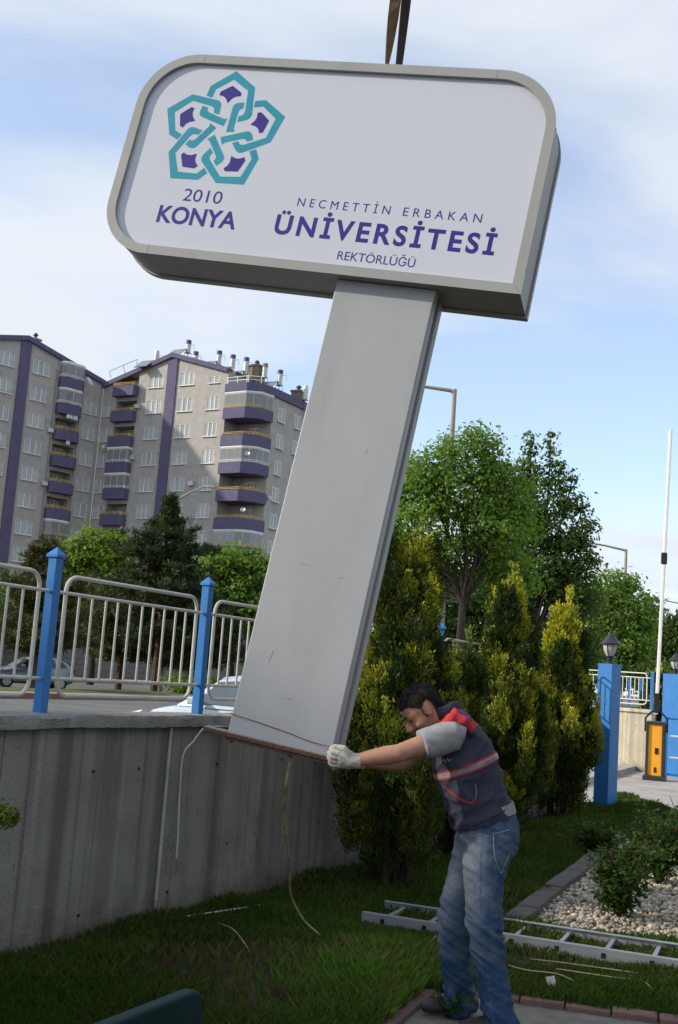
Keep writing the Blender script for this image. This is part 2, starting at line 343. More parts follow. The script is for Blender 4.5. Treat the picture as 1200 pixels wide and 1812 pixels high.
MAT['copper'] = mat('copper_wire', (0.5, 0.3, 0.18, 1), None, 0.4, metal=0.8)
wc = thing('loose_cable', 'thin white cable hooked over the concrete wall with frayed end', 'cable')
MB().tube(curve_pts([wallp(2.3, -0.035, 1.205), wallp(1.86, -0.05, 1.21), wallp(1.70, -0.06, 1.205), wallp(1.60, -0.05, 1.12), wallp(1.515, -0.035, 1.03), wallp(1.52, -0.03, 0.8), wallp(1.545, -0.03, 0.5), wallp(1.55, -0.03, 0.37)]), 0.0055, 6).build('cable', MAT['cable_white'], wc, smooth=True)
for a in (-0.02, 0.01, 0.025):
    MB().tube(curve_pts([wallp(1.55, -0.03, 0.372), wallp(1.555+a*0.4, -0.035, 0.33), wallp(1.562+a, -0.04, 0.285-abs(a))]), 0.0022, 5).build('wire_strand', MAT['blue'] if a < 0 else MAT['copper'], wc)
# ---------------------------------------------------------------- fence on the wall
def fence(name, label, loc, rz, posts, z0, post_h, y=0.12, panels=True, bars=10, last=None, frame_mat='cream_rail'):
    t = thing(name, label, 'fence', loc, rz)
    hw = 0.030
    pb = MB().box(-hw, hw, -hw, hw, 0, post_h-0.05)
    cap = MB().add([(-hw-.010, -hw-.010, post_h-.05), (hw+.010, -hw-.010, post_h-.05), (hw+.010, hw+.010, post_h-.05), (-hw-.010, hw+.010, post_h-.05), (-hw-.010, -hw-.010, post_h-.035), (hw+.010, -hw-.010, post_h-.035), (hw+.010, hw+.010, post_h-.035), (-hw-.010, hw+.010, post_h-.035), (0, 0, post_h+.012)],
                   [(3, 2, 1, 0), (0, 1, 5, 4), (1, 2, 6, 5), (2, 3, 7, 6), (3, 0, 4, 7), (4, 5, 8), (5, 6, 8), (6, 7, 8), (7, 4, 8)])
    p0 = c0 = None
    for u in posts:
        if p0 is None:
            p0 = pb.build('post', MAT['blue'], t, bevel=0.004); p0.location = (u, y, z0); c0 = cap.build('post_cap', MAT['blue'], p0)
        else:
            p = inst(p0, loc=(u, y, z0), parent=t); inst(c0, parent=p)
    if not panels: return t
    def panel(ua, ub):
        a, b = ua+0.115, ub-0.115; zt, zb = z0+0.79, z0+0.10; r = 0.085
        path = []
        for (cx, cz, a0) in ((b-r, zt-r, 90), (b-r, zb+r, 0), (a+r, zb+r, -90), (a+r, zt-r, -180)):
            for k_ in range(6):
                an = RAD(a0-18*k_); path.append((cx+r*math.cos(an), y, cz+r*math.sin(an)))
        path.append(path[0])
        fr = MB().tube(path, 0.0125, 8, cap=False)
        f = fr.build('railing_frame', MAT[frame_mat], t, smooth=True)
        for zz in (z0+0.69, z0+0.195):
            MB().tube([(ua+hw-0.01, y, zz), (ub-hw+0.01, y, zz)], 0.0105, 8).build('rail', MAT[frame_mat], f, smooth=True)
        bm_ = MB().tube([(0, 0, 0), (0, 0, 0.493)], 0.0082, 7); b0 = None
        for i in range(bars):
            xx = a + (b-a)*(i+1)/(bars+1)
            if b0 is None: b0 = bm_.build('bar', MAT[frame_mat], f, smooth=True); b0.location = (xx, y, z0+0.196)
            else: inst(b0, loc=(xx, y+0.003*math.sin(i*2.2), z0+0.196), parent=f)
    for i in range(len(posts)-1): panel(posts[i], posts[i+1])
    return t
fence('railing_fence', 'blue post fence with cream tubular railings on the concrete wall', (WP0[0], WP0[1], 0), WRZ, [-1.33, 0.27, 1.87, 3.42, 4.92, 6.36, 7.95, 9.5, 10.95, 12.1], 1.285, 0.935)
# ---------------------------------------------------------------- gate pillars with lanterns
MAT['lamp_glass'] = mat('frosted_lamp_glass', (0.52, 0.50, 0.46, 1), (0.42, 0.40, 0.37, 1), 0.3, spec=0.5, scale=9)
def lantern(loc, label, s=1.0):
    t = thing('lantern', label, 'lantern', loc, 0.4, 'lanterns on the gate pillars'); t.scale = (s, s, s)
    MB().lathe([(0.075, 0.0), (0.075, 0.015), (0.05, 0.03), (0.028, 0.05), (0.05, 0.065), (0.05, 0.08), (0.03, 0.09), (0.055, 0.108), (0.058, 0.12)], 14).build('lamp_foot', MAT['dark_metal'], t, smooth=True)
    MB().lathe([(0.052, 0.118), (0.085, 0.17), (0.103, 0.22), (0.112, 0.285), (0.108, 0.30)], 16).build('lamp_globe', MAT['lamp_glass'], t, smooth=True)
    rb = MB()
    for k_ in range(4):
        an = math.pi/2*k_+0.5; c_, s_ = math.cos(an), math.sin(an)
        rb.tube([(c_*r, s_*r, z) for r, z in ((0.056, 0.115), (0.09, 0.17), (0.108, 0.22), (0.117, 0.295))], 0.006, 5)
    rb.build('lamp_cage', MAT['dark_metal'], t)
    MB().lathe([(0.118, 0.29), (0.165, 0.30), (0.168, 0.31), (0.12, 0.345), (0.085, 0.39), (0.06, 0.43), (0.035, 0.455), (0.02, 0.465), (0.024, 0.478), (0.012, 0.49), (0.004, 0.512)], 18).build('lamp_hood', MAT['dark_metal'], t, smooth=True)
    return t
def pillar(loc, rz, w, h, label):
    t = thing('gate_pillar', label, 'pillar', loc, rz, 'blue gate pillars')
    MB().box(-w/2, w/2, -w/2, w/2, -0.1, h).build('shaft', MAT['blue'], t, bevel=0.006)
    MB().box(-w/2-.004, w/2+.004, -w/2-.004, w/2+.004, h, h+0.02).build('top_plate', MAT['blue'], t)
    return t
pillar((4.20, 17.0, 0), WRZ-0.35, 0.245, 2.04, 'tall blue gate pillar at the end of the shaded wall')
lantern((4.20, 17.0, 2.06), 'black lantern on the blue pillar nearer to the conifers', 0.98)
pfar = spot(1193, 1372, 24.6)
pillar((pfar[0], pfar[1], 0), WRZ-0.35, 0.42, 2.12, 'wide blue gate pillar behind the orange barrier')
lantern((pfar[0]-0.03, pfar[1], 2.14), 'black lantern on the far blue pillar, cut by the frame', 0.95)
# far wall, its fence, and posts further back
fw0, fw1 = np.array([4.6, 26.9]), np.array([7.1, 25.25]); fd = (fw1-fw0)/np.linalg.norm(fw1-fw0); FRZ = math.atan2(fd[1], fd[0])
concrete_wall('concrete_wall', 'sunlit cream concrete wall behind the orange barrier', (fw0[0], fw0[1], -0.02), FRZ, -2.5, 3.1, 1.36, MAT['farwall'], seed=8, holes=[(2.3, 0.35), (2.75, 1.0)])
fence('railing_fence', 'white railing between blue posts on the sunlit cream wall', (fw0[0], fw0[1], 0), FRZ, [-0.6, 0.75, 2.08, 3.05], 1.34, 0.84, bars=7, frame_mat='white_paint')
fq = spot(1115, 1190, 29.0); fr = spot(1200, 1190, 36.0); dq = fr[:2]-fq[:2]
fence('railing_fence', 'distant row of thin blue fence posts beyond the cream wall', (fq[0], fq[1], 0), math.atan2(dq[1], dq[0]), [0, 1.5, 3.0, 4.5, 6.0], 0.6, 1.5, y=0, bars=6, frame_mat='white_paint')
# ---------------------------------------------------------------- edging stones and gravel bed
MAT['edge_grey'] = mat('edging_concrete', (0.14, 0.127, 0.12, 1), (0.095, 0.087, 0.083, 1), 0.92, scale=12, bump=0.5, bscale=80)
MAT['edge_pink'] = mat('edging_brick', (0.21, 0.12, 0.10, 1), (0.145, 0.09, 0.08, 1), 0.9, scale=10, bump=0.5, bscale=70)
def edging(label, pts, m, L=0.5, w=0.09, h=0.07, z=0.0, seed=0):
    t = thing('lawn_edging', label, 'edging', (0, 0, 0)); rd = random.Random(seed); first = None
    for (a, b) in zip(pts[:-1], pts[1:]):
        a, b = np.array(a, float), np.array(b, float); D = np.linalg.norm(b-a); n = max(1, round(D/L)); an = math.atan2(*(b-a)[::-1])
        for i in range(n):
            c = a+(b-a)*(i+0.5)/n
            if first is None or abs(first['len']-D/n) > 0.02:
                o = MB().box(-D/n/2+0.004, D/n/2-0.004, -w/2, w/2, -0.08, h).build('edging_stone', m, t, bevel=0.008); first = o; o['len'] = D/n
            else: o = inst(first, parent=t)
            o.location = (c[0], c[1], z+rd.uniform(-0.006, 0.006)); o.rotation_euler = (rd.uniform(-.02, .02), rd.uniform(-.015, .015), an+rd.uniform(-.012, .012))
    return t
edging('dark grey stone edging along the left of the gravel bed', [(1.36, 7.92), (3.38, 12.95)], MAT['edge_grey'], 0.5, 0.15, 0.085, seed=1)
PADK = [tuple(onz(668, 1830)[:2]), tuple(onz(752, 1758)[:2])]
edging('short pink and grey brick edging left of the man by his feet', PADK, MAT['edge_pink'], 0.24, 0.12, 0.03, seed=2)
PADK2 = [tuple(onz(842, 1763)[:2]), tuple(onz(1250, 1822)[:2])]
edging('pink brick edging running right behind the mans heels', PADK2, MAT['edge_pink'], 0.24, 0.11, 0.035, seed=3)
MAT['pad'] = mat('pad_concrete', (0.24, 0.225, 0.19, 1), (0.15, 0.14, 0.12, 1), 0.95, scale=6, bump=0.5, bscale=60)
PAD = [PADK[0], PADK[1], PADK2[0], PADK2[1], (2.4, 4.4), (0.2, 4.4)]
sheet('pad', PAD, 0.006, MAT['pad'])
BED = [(1.46, 8.12), (3.42, 12.92), (5.3, 12.5), (5.45, 7.2), (2.55, 7.72), (1.75, 7.9)]
MAT['bedsoil'] = mat('bed_soil', (0.20, 0.18, 0.14, 1), (0.12, 0.1, 0.075, 1), 1.0, scale=20)
sheet('gravel_bed', BED, 0.005, MAT['bedsoil'])
def in_poly(P, X, Y):
    r = np.zeros(len(X), bool); n = len(P)
    for i in range(n):
        x1, y1 = P[i][:2]; x2, y2 = P[(i+1) % n][:2]
        c = ((y1 > Y) != (y2 > Y)) & (X < (x2-x1)*(Y-y1)/((y2-y1) if y2 != y1 else 1e-9)+x1); r ^= c
    return r
def stones(n):
    bm = bmesh.new(); bmesh.ops.create_icosphere(bm, subdivisions=1, radius=1.0)
    bv = np.array([v.co[:] for v in bm.verts]); bf = np.array([[v.index for v in f.verts] for f in bm.faces]); bm.free()
    X = rng.uniform(1.4, 5.4, n*3); Y = rng.uniform(7.1, 13.0, n*3); k_ = in_poly(BED, X, Y) & (X < 1.2+0.32*Y); X, Y = X[k_][:n], Y[k_][:n]; n = len(X)
    s = rng.uniform(0.010, 0.027, (n, 1, 1))*rng.uniform(0.65, 1.25, (n, 1, 3)); s[:, :, 2] *= 0.75
    V = bv[None]*s*(1+rng.uniform(-0.16, 0.16, (n, len(bv), 1)))
    an = rng.uniform(0, 6.28, n); c_, s_ = np.cos(an)[:, None], np.sin(an)[:, None]
    x = V[..., 0]*c_-V[..., 1]*s_; y = V[..., 0]*s_+V[..., 1]*c_
    V = np.stack([x+X[:, None], y+Y[:, None], V[..., 2]+0.012+rng.uniform(0, 0.025, (n, 1))], -1)
    F = bf[None]+(np.arange(n)*len(bv))[:, None, None]
    me = raw_mesh('gravel', V.reshape(-1, 3), F.reshape(-1, 3))
    t = rng.uniform(0, 1, (n, 1)); col = np.array([0.62, 0.56, 0.46])*(1-t)+np.array([0.42, 0.34, 0.25])*t; col *= rng.uniform(0.55, 1.12, (n, 1))
    set_cols(me, np.repeat(col, len(bv), 0)); me.polygons.foreach_set('use_smooth', [True]*len(me.polygons))
    return me
sm = bpy.data.materials.new('pebbles'); sm.use_nodes = True
_a = sm.node_tree.nodes.new('ShaderNodeAttribute'); _a.attribute_name = 'Col'; sm.node_tree.links.new(_a.outputs['Color'], sm.node_tree.nodes['Principled BSDF'].inputs['Base Color']); sm.node_tree.nodes['Principled BSDF'].inputs['Roughness'].default_value = 0.8
tag(link_obj('gravel', stones(9000), sm, None, 'stuff'), 'pale cream and tan pebbles covering the bed', 'gravel')
# ================================================================== the sign hanging from the crane
SW, SH, SD = 2.4036, 1.2363, 0.3382
SXL, SXR, SZF, SZB, SYB = -0.9876, -0.4481, -0.073, -0.2917, -2.4051
SM = Matrix(((0.95192, 0.15373, -0.26499, 0.8228), (-0.27418, 0.04162, -0.96078, 5.3899), (-0.13667, 0.98724, 0.08177, 3.5471), (0, 0, 0, 1)))
# the thing's origin sits at the foot of the pole
foot = Vector(((SXL+SXR)/2, SYB-0.05, (SZF+SZB)/2)); FO = Matrix.Translation(-foot)
sign = thing('sign_totem', 'huge tilted white and grey sign board on its broad pole, being lowered', 'sign')
sign.matrix_world = SM @ Matrix.Translation(foot)
def round_rect(inset):
    P = []
    w0, w1, h0, h1 = -SW+inset, -inset, inset, SH-inset
    for cx, cy, r, a0 in ((w1, h0, 0, 0), (w1, h1, 0.335, 0), (w0, h1, 0.335, 90), (w0, h0, 0.30, 180)):
        if r == 0: P.append((w1, h0)); continue
        r = r-inset; x = cx-r if cx == w1 else cx+r; y = cy-r if cy == h1 else cy+r
        for k_ in range(15):
            a = RAD(a0+90*k_/14); P.append((x+r*math.cos(a), y+r*math.sin(a)))
    return P
MAT['sign_frame'] = mat('grey_sign_paint', (0.315, 0.315, 0.308, 1), (0.29, 0.29, 0.283, 1), 0.48, scale=2.5, bump=0.03, bscale=90, dirt=(0.225, 0.22, 0.205, 1), dscale=3.5, dlo=0.58, dhi=0.8)
MAT['pole_paint'] = mat('grey_pole_paint', (0.345, 0.355, 0.368, 1), (0.318, 0.327, 0.340, 1), 0.5, scale=1.8, bump=0.04, bscale=60, stretch=(2.2, 0.7, 2.2), dirt=(0.29, 0.29, 0.288, 1), dscale=2.2, dlo=0.56, dhi=0.85)
MAT['pole_dark'] = mat('dark_channel_paint', (0.10, 0.10, 0.10, 1), (0.08, 0.08, 0.08, 1), 0.5)
MAT['panel_white'] = mat('white_acrylic', (0.525, 0.548, 0.612, 1), (0.512, 0.535, 0.598, 1), 0.32, scale=1.2, spec=0.5)
MAT['ink_teal'] = mat('teal_vinyl', lin(34, 140, 162), lin(31, 133, 154), 0.4)
MAT['ink_violet'] = mat('violet_vinyl', lin(48, 30, 128), lin(43, 27, 118), 0.4)
MAT['rust'] = mat('rusty_steel', (0.12, 0.055, 0.04, 1), (0.07, 0.04, 0.032, 1), 0.9, scale=10, bump=0.5, bscale=60, dirt=(0.03, 0.025, 0.022, 1), dscale=8)
MAT['cement'] = mat('cement_remains', (0.36, 0.31, 0.25, 1), (0.25, 0.2, 0.15, 1), 0.95, scale=14, bump=0.6, bscale=60)
O, I = round_rect(0), round_rect(0.052)
O2 = round_rect(0.006)
cb = MB()
cb.ring(O, I, 0.0, FO); cb.band(O2, -0.010, O, 0.0, FO)   # front ring with a small lip
cb.band(O2, -0.282, O2, -0.010, FO)
cb.band(O2, -0.288, O2, -0.282, FO)
cb.band(I, 0.0, I, -0.034, FO)
cab = cb.build('cabinet', MAT['sign_frame'], sign, smooth=True)
bb = MB(); O3 = round_rect(-0.004)
bb.band(O3, -SD, O3, -0.294, FO); bb.ring(O2, O3, -0.294, FO); bb.add([FO @ Vector((p[0], p[1], -SD)) for p in O3][::-1], [tuple(range(len(O3)))])
bb.build('back_cover', MAT['sign_frame'], cab, smooth=True)
gb = MB(); O4 = round_rect(0.016); gb.band(O4, -0.3, O4, -0.2, FO); gb.build('seam', MAT['pole_dark'], cab)
rb = None
for (x, y) in ((-0.004, 0.14), (-0.004, 0.93)):
    MB().lathe([(0.009, 0), (0.007, 0.004), (0.002, 0.005)], 8).build('rivet', MAT['pole_dark'], cab).matrix_local = FO @ Matrix.Translation((x-0.003, y, -0.03)) @ Matrix.Rotation(math.pi/2, 4, 'Y')
for (x, y, a) in ((-0.026, 0.026, RAD(135)), (-0.36, SH-0.026, RAD(90)), (-2.05, SH-0.026, RAD(90)), (-2.08, 0.026, RAD(90))):
    MB().box(-0.024 if a > 2 else -0.025, 0.024 if a > 2 else 0.025, -0.0007, 0.0007, 0.0002, 0.0006, FO @ Matrix.Translation((x, y, 0)) @ Matrix.Rotation(a, 4, 'Z')).build('frame_joint', MAT['pole_dark'], cab)
pp = round_rect(0.050); pz = -0.023
panel = MB().add([FO @ Vector((p[0], p[1], pz)) for p in pp], [tuple(range(len(pp)))]).build('panel', MAT['panel_white'], sign)
# emblem: five interlaced petals
EC = (-1.8508, 0.7772)
STRAND = [(0.1605, 0.2015), (0.2225, 0.2120), (0.3615, 0.1168), (0.3140, -0.0430), (0.1600, -0.1195), (0.1400, -0.1195), (0.1245, -0.1100), (0.0886, -0.0636), (0.1220, -0.0502), (0.1375, -0.0675), (0.1500, -0.0715), (0.1640, -0.0686), (0.2805, -0.0170), (0.3090, 0.1015), (0.2160, 0.1712), (0.1632, 0.1620)]
LINK = [(0.0985, 0.1882), (0.0600, 0.1832), (0.0440, 0.1740), (0.0365, 0.1590), (0.0356, 0.0000), (0.0859, 0.0045), (0.0762, 0.0230), (0.0772, 0.1290), (0.0815, 0.1400), (0.0905, 0.1480), (0.1010, 0.1500)]
DIAM = [(0.1931, 0.131), (0.2158, 0.135), (0.2736, 0.0877), (0.2548, 0.0133), (0.2353, 0.0062), (0.2226, 0.0312), (0.203, 0.0461), (0.1687, 0.0558), (0.1898, 0.0818), (0.1964, 0.1027)]
for nm, P, m in (('emblem_strand', STRAND, 'ink_teal'), ('emblem_link', LINK, 'ink_teal'), ('emblem_diamond', DIAM, 'ink_violet')):
    for k_ in range(5):
        a = RAD(72*k_); c_, s_ = math.cos(a), math.sin(a)
        Q = [(EC[0]+x*c_-y*s_, EC[1]+x*s_+y*c_) for x, y in P]
        if sum(Q[i][0]*Q[(i+1) % len(Q)][1]-Q[(i+1) % len(Q)][0]*Q[i][1] for i in range(len(Q))) < 0: Q = Q[::-1]
        MB().prism(Q, pz+0.0003, pz+0.0007, FO).build(nm, MAT[m], panel)
def lettering(txt, x0, x1, base, cap, bold=0.0, space=1.0, m='ink_violet', word=1.0, cond=None):
    cu = bpy.data.curves.new('lettering', 'FONT'); cu.body = txt; cu.size = 1.0; cu.space_character = space; cu.offset = bold; cu.extrude = 0.0; cu.space_word = word; cu.resolution_u = 6
    to = bpy.data.objects.new('tmp_text', cu); COL.objects.link(to)
    me = bpy.data.meshes.new_from_object(to.evaluated_get(bpy.context.evaluated_depsgraph_get())); bpy.data.objects.remove(to)
    co = np.empty(len(me.vertices)*3, np.float32); me.vertices.foreach_get('co', co); co = co.reshape(-1, 3)
    # cap height of this font at size 1, measured on a flat letter
    ch = CAPH + 2*bold
    co[:, 0] = x0 + (co[:, 0]-co[:, 0].min())*(x1-x0)/(co[:, 0].max()-co[:, 0].min())
    co[:, 1] = base + (co[:, 1]+bold)*cap/ch
    co[:, 2] = pz + 0.0006
    co = np.array([FO @ Vector(p) for p in co], np.float32)
    me.vertices.foreach_set('co', co.ravel()); me.update(); me.materials.clear()
    o = link_obj('lettering', me, MAT[m], panel)
    if me.polygons and me.polygons[0].normal.z < 0: me.flip_normals()
    return o
_cu = bpy.data.curves.new('t', 'FONT'); _cu.body = 'E'; _to = bpy.data.objects.new('t', _cu); COL.objects.link(_to)
_me = bpy.data.meshes.new_from_object(_to.evaluated_get(bpy.context.evaluated_depsgraph_get())); CAPH = max(v.co.y for v in _me.vertices); bpy.data.objects.remove(_to)
lettering('2010', -1.967, -1.733, 0.343, 0.073)
lettering('KONYA', -2.090, -1.613, 0.2005, 0.104, bold=0.026)
lettering('NECMETT\u0130N', -1.292, -0.772, 0.3725, 0.048, space=1.6)
lettering('ERBAKAN', -0.700, -0.281, 0.3725, 0.048, space=1.6)
lettering('\u00dcN\u0130VERS\u0130TES\u0130', -1.388, -0.182, 0.2005, 0.115, bold=0.030, space=1.30)
lettering('REKT\u00d6RL\u00dc\u011e\u00dc', -0.998, -0.575, 0.0915, 0.048)
# pole: front box, recessed dark channel, rear flange
pb = MB().box(SXL, SXR, SYB, 0.004, -0.150, SZF, FO)
pole = pb.build('pole', MAT['pole_paint'], sign, bevel=0.006)
MB().box(SXL+0.03, SXR-0.03, SYB+0.002, 0.003, -0.215, -0.149, FO).build('channel', MAT['pole_dark'], pole)
MB().box(SXL, SXR, SYB+0.001, 0.004, SZB, -0.214, FO).build('rear_flange', MAT['pole_paint'], pole, bevel=0.005)
for (x, y, L, a) in ((-0.80, -1.52, 0.05, 0.05), (-0.62, -0.9, 0.03, 1.2), (-0.86, -2.0, 0.06, 1.4), (-0.60, -1.55, 0.025, 0.4), (-0.72, -2.18, 0.035, 0.2)):
    MB().box(-L/2, L/2, -0.0022, 0.0022, 0, 0.0006, FO @ Matrix.Translation((x, y, SZF+0.0004)) @ Matrix.Rotation(a, 4, 'Z')).build('scratch', MAT['sign_frame'], pole)
yy = SYB+0.062
MB().tube([FO @ Vector(p) for p in curve_pts([(SXL-0.006, yy+0.032, SZF-0.08), (SXL-0.004, yy+0.030, SZF+0.003), (SXL+0.13, yy+0.02, SZF+0.004), (SXL+0.3, yy+0.004, SZF+0.004), (SXL+0.42, yy-0.012, SZF+0.004), (SXR+0.003, yy-0.014, SZF+0.004), (SXR+0.005, yy-0.012, SZB)], 6)], 0.0018, 5).build('cord', MAT['rust'], pole)
plate = MB().box(SXL-0.12, SXR+0.03, SYB-0.020, SYB-0.001, SZB-0.05, SZF+0.022, FO).build('base_plate', MAT['rust'], sign, bevel=0.003)
MB().box(SXL-0.122, SXL-0.004, SYB-0.001, SYB+0.006, SZB-0.04, SZF+0.016, FO).build('cement_scab', MAT['cement'], plate, bevel=0.004)
MB().box(SXL-0.0, SXR+0.025, SYB-0.0008, SYB+0.004, SZF+0.002, SZF+0.014, FO).build('cement_scab', MAT['cement'], plate, bevel=0.002)
MB().box(SXL+0.0, SXR+0.02, SYB-0.034, SYB-0.0205, SZF-0.02, SZF+0.012, FO).build('angle_iron', MAT['rust'], plate, bevel=0.003)
for x in (SXL+0.03, SXL+0.33):
    MB().tube([FO @ Vector((x, SYB-0.045, SZF+0.0)), FO @ Vector((x, SYB-0.025, SZF+0.0))], 0.010, 6).build('bolt', MAT['rust'], plate)
# tan electric cable hanging out of the pole foot to the grass
a0 = SM @ Vector((SXL+0.33, SYB-0.04, SZF-0.05))
cb0 = onz(578, 1668)
pts = [a0, spot(506, 1392, a0.y+0.1), spot(502, 1450, 6.0), spot(512, 1520, 6.35), spot(514, 1580, 6.7), spot(535, 1625, 6.95), spot(560, 1650, 7.1), (cb0[0], cb0[1], 0.01)]
tag(MB().tube(curve_pts(pts, 8), 0.0075, 7).build('hanging_cable', MAT['cable_tan'], None, smooth=True), 'tan electric cable dangling from the pole foot down to the grass', 'cable')
# webbing sling
MAT['webbing'] = mat('old_webbing', (0.17, 0.115, 0.055, 1), (0.10, 0.065, 0.035, 1), 0.9, scale=18, bump=0.5, bscale=120, stretch=(1, 1, 0.3))
MAT['webbing_shaded'] = mat('shaded_webbing', (0.045, 0.030, 0.022, 1), (0.028, 0.02, 0.016, 1), 0.9, scale=18, bump=0.5, bscale=120)  # darker copy of the webbing: the right strap's shade put into its colour
sl_ = thing('lifting_sling', 'brown webbing lifting sling of two straps above the sign board', 'sling', tuple(SM @ Vector((-0.86, SH+0.01, -0.17))))
def webbing(P0, P1, tw0, tw1, w, m, name='strap'):
    mb = MB(); N = 24; V = []; F = []
    P0, P1 = Vector(P0), Vector(P1); d = (P1-P0).normalized(); a = Vector((1, 0, 0)); a = (a-d*a.dot(d)).normalized(); b = d.cross(a)
    for i in range(N+1):
        t = i/N; an = tw0+(tw1-tw0)*t; c = P0+(P1-P0)*t + a*0.012*math.sin(t*5)
        e = a*math.cos(an)+b*math.sin(an); n_ = d.cross(e)
        for s_, q in ((-1, -1), (1, -1), (1, 1), (-1, 1)): V.append(c+e*(s_*w/2)+n_*(q*0.003))
    for i in range(N):
        for k_ in range(4): F.append((i*4+k_, i*4+(k_+1) % 4, (i+1)*4+(k_+1) % 4, (i+1)*4+k_))
    mb.add(V, F); o = mb.build(name, m, sl_); o.matrix_parent_inverse = sl_.matrix_basis.inverted(); return o
lugA = SM @ Vector((-0.93, SH-0.002, -0.10)); lugB = SM @ Vector((-0.865, SH-0.002, -0.22))
pA, pB = spot(684.5, 112, lugA.y), spot(706, 114, lugB.y)
tA, tB = spot(697, 0, lugA.y+0.0), spot(716, 0, lugB.y+0.0)
def ext(p, q, k_): p, q = np.array(p), np.array(q); return p+(q-p)*k_
webbing(ext(pA, tA, -0.04), ext(pA, tA, 6.0), 1.35, -6.4, 0.062, MAT['webbing'])
webbing(ext(pB, tB, -0.06), ext(pB, tB, 6.0), 1.0, -1.6, 0.062, MAT['webbing_shaded'])
# ================================================================== apartment blocks across the street
MAT['stucco'] = mat('grey_stucco', (0.415, 0.398, 0.375, 1), (0.350, 0.335, 0.315, 1), 0.95, scale=1.4, bump=0.5, bscale=9, dirt=(0.28, 0.265, 0.247, 1), dscale=0.35, dlo=0.54, dhi=0.78)
MAT['violet_wall'] = mat('violet_stucco', (0.118, 0.108, 0.195, 1), (0.098, 0.090, 0.160, 1), 0.9, scale=2.0, bump=0.3, bscale=9)
MAT['upvc'] = mat('white_window_frame', (0.78, 0.78, 0.76, 1), None, 0.4)
MAT['yellow_rail'] = mat('yellow_rail', (0.62, 0.42, 0.10, 1), (0.5, 0.34, 0.09, 1), 0.5)
MAT['curtain'] = mat('net_curtain', (0.66, 0.64, 0.60, 1), (0.42, 0.40, 0.38, 1), 0.9, scale=1.0, stretch=(9, 1, 0.4))
MAT['room'] = mat('dark_room', (0.05, 0.048, 0.045, 1), None, 0.9)
MAT['roof_tile'] = mat('roof_cover', (0.20, 0.12, 0.09, 1), None, 0.9)
MAT['glaze'] = glass_mat('balcony_glass', (0.42, 0.46, 0.46), 0.05, 0.5)
MAT['silver'] = mat('silver_cylinder', (0.58, 0.59, 0.60, 1), (0.46, 0.47, 0.48, 1), 0.4, metal=0.3)
MAT['violet_cap'] = mat('violet_cap', (0.07, 0.075, 0.25, 1), None, 0.6)
MAT['collector'] = mat('solar_collector', (0.10, 0.115, 0.12, 1), (0.2, 0.22, 0.23, 1), 0.3)
MAT['brick_stack'] = mat('chimney_render', (0.30, 0.24, 0.19, 1), (0.22, 0.17, 0.14, 1), 0.9)
def facade(root, x0, x1, z0, gable, openings, recess=0.16, ztop=40.0):
    """front sheet in the xz plane with openings (xa, xb, za, zb, depth); gable = (x apex, z apex, slope)"""
    xs = sorted({x0, x1, *[o[0] for o in openings], *[o[1] for o in openings]}); zs = sorted({z0, ztop, *[o[2] for o in openings], *[o[3] for o in openings]})
    bm = bmesh.new(); cache = {}
    def vt(x, y, z):
        k_ = (round(x, 4), round(y, 4), round(z, 4))
        if k_ not in cache: cache[k_] = bm.verts.new((x, y, z))
        return cache[k_]
    for i in range(len(xs)-1):
        for j in range(len(zs)-1):
            xm, zm = (xs[i]+xs[i+1])/2, (zs[j]+zs[j+1])/2
            if any(o[0] < xm < o[1] and o[2] < zm < o[3] for o in openings): continue
            bm.faces.new([vt(xs[i], 0, zs[j]), vt(xs[i+1], 0, zs[j]), vt(xs[i+1], 0, zs[j+1]), vt(xs[i], 0, zs[j+1])])
    for (a, b, c, d, dep) in openings:
        for q in ([(a, 0, c), (a, 0, d), (a, dep, d), (a, dep, c)], [(b, 0, d), (b, 0, c), (b, dep, c), (b, dep, d)], [(a, 0, d), (b, 0, d), (b, dep, d), (a, dep, d)], [(b, 0, c), (a, 0, c), (a, dep, c), (b, dep, c)], [(a, dep, c), (a, dep, d), (b, dep, d), (b, dep, c)]):
            bm.faces.new([bm.verts.new(p) for p in q])
    if gable:
        ax, az, sl_ = gable
        for sgn in (-1, 1):
            n = Vector((sgn*sl_, 0, 1)).normalized()
            bmesh.ops.bisect_plane(bm, geom=bm.verts[:]+bm.edges[:]+bm.faces[:], plane_co=(ax, 0, az), plane_no=n, clear_outer=True)
    me = bpy.data.meshes.new('front_wall'); bm.to_mesh(me); bm.free()
    return link_obj('front_wall', me, MAT['stucco'], root)
_win = {}
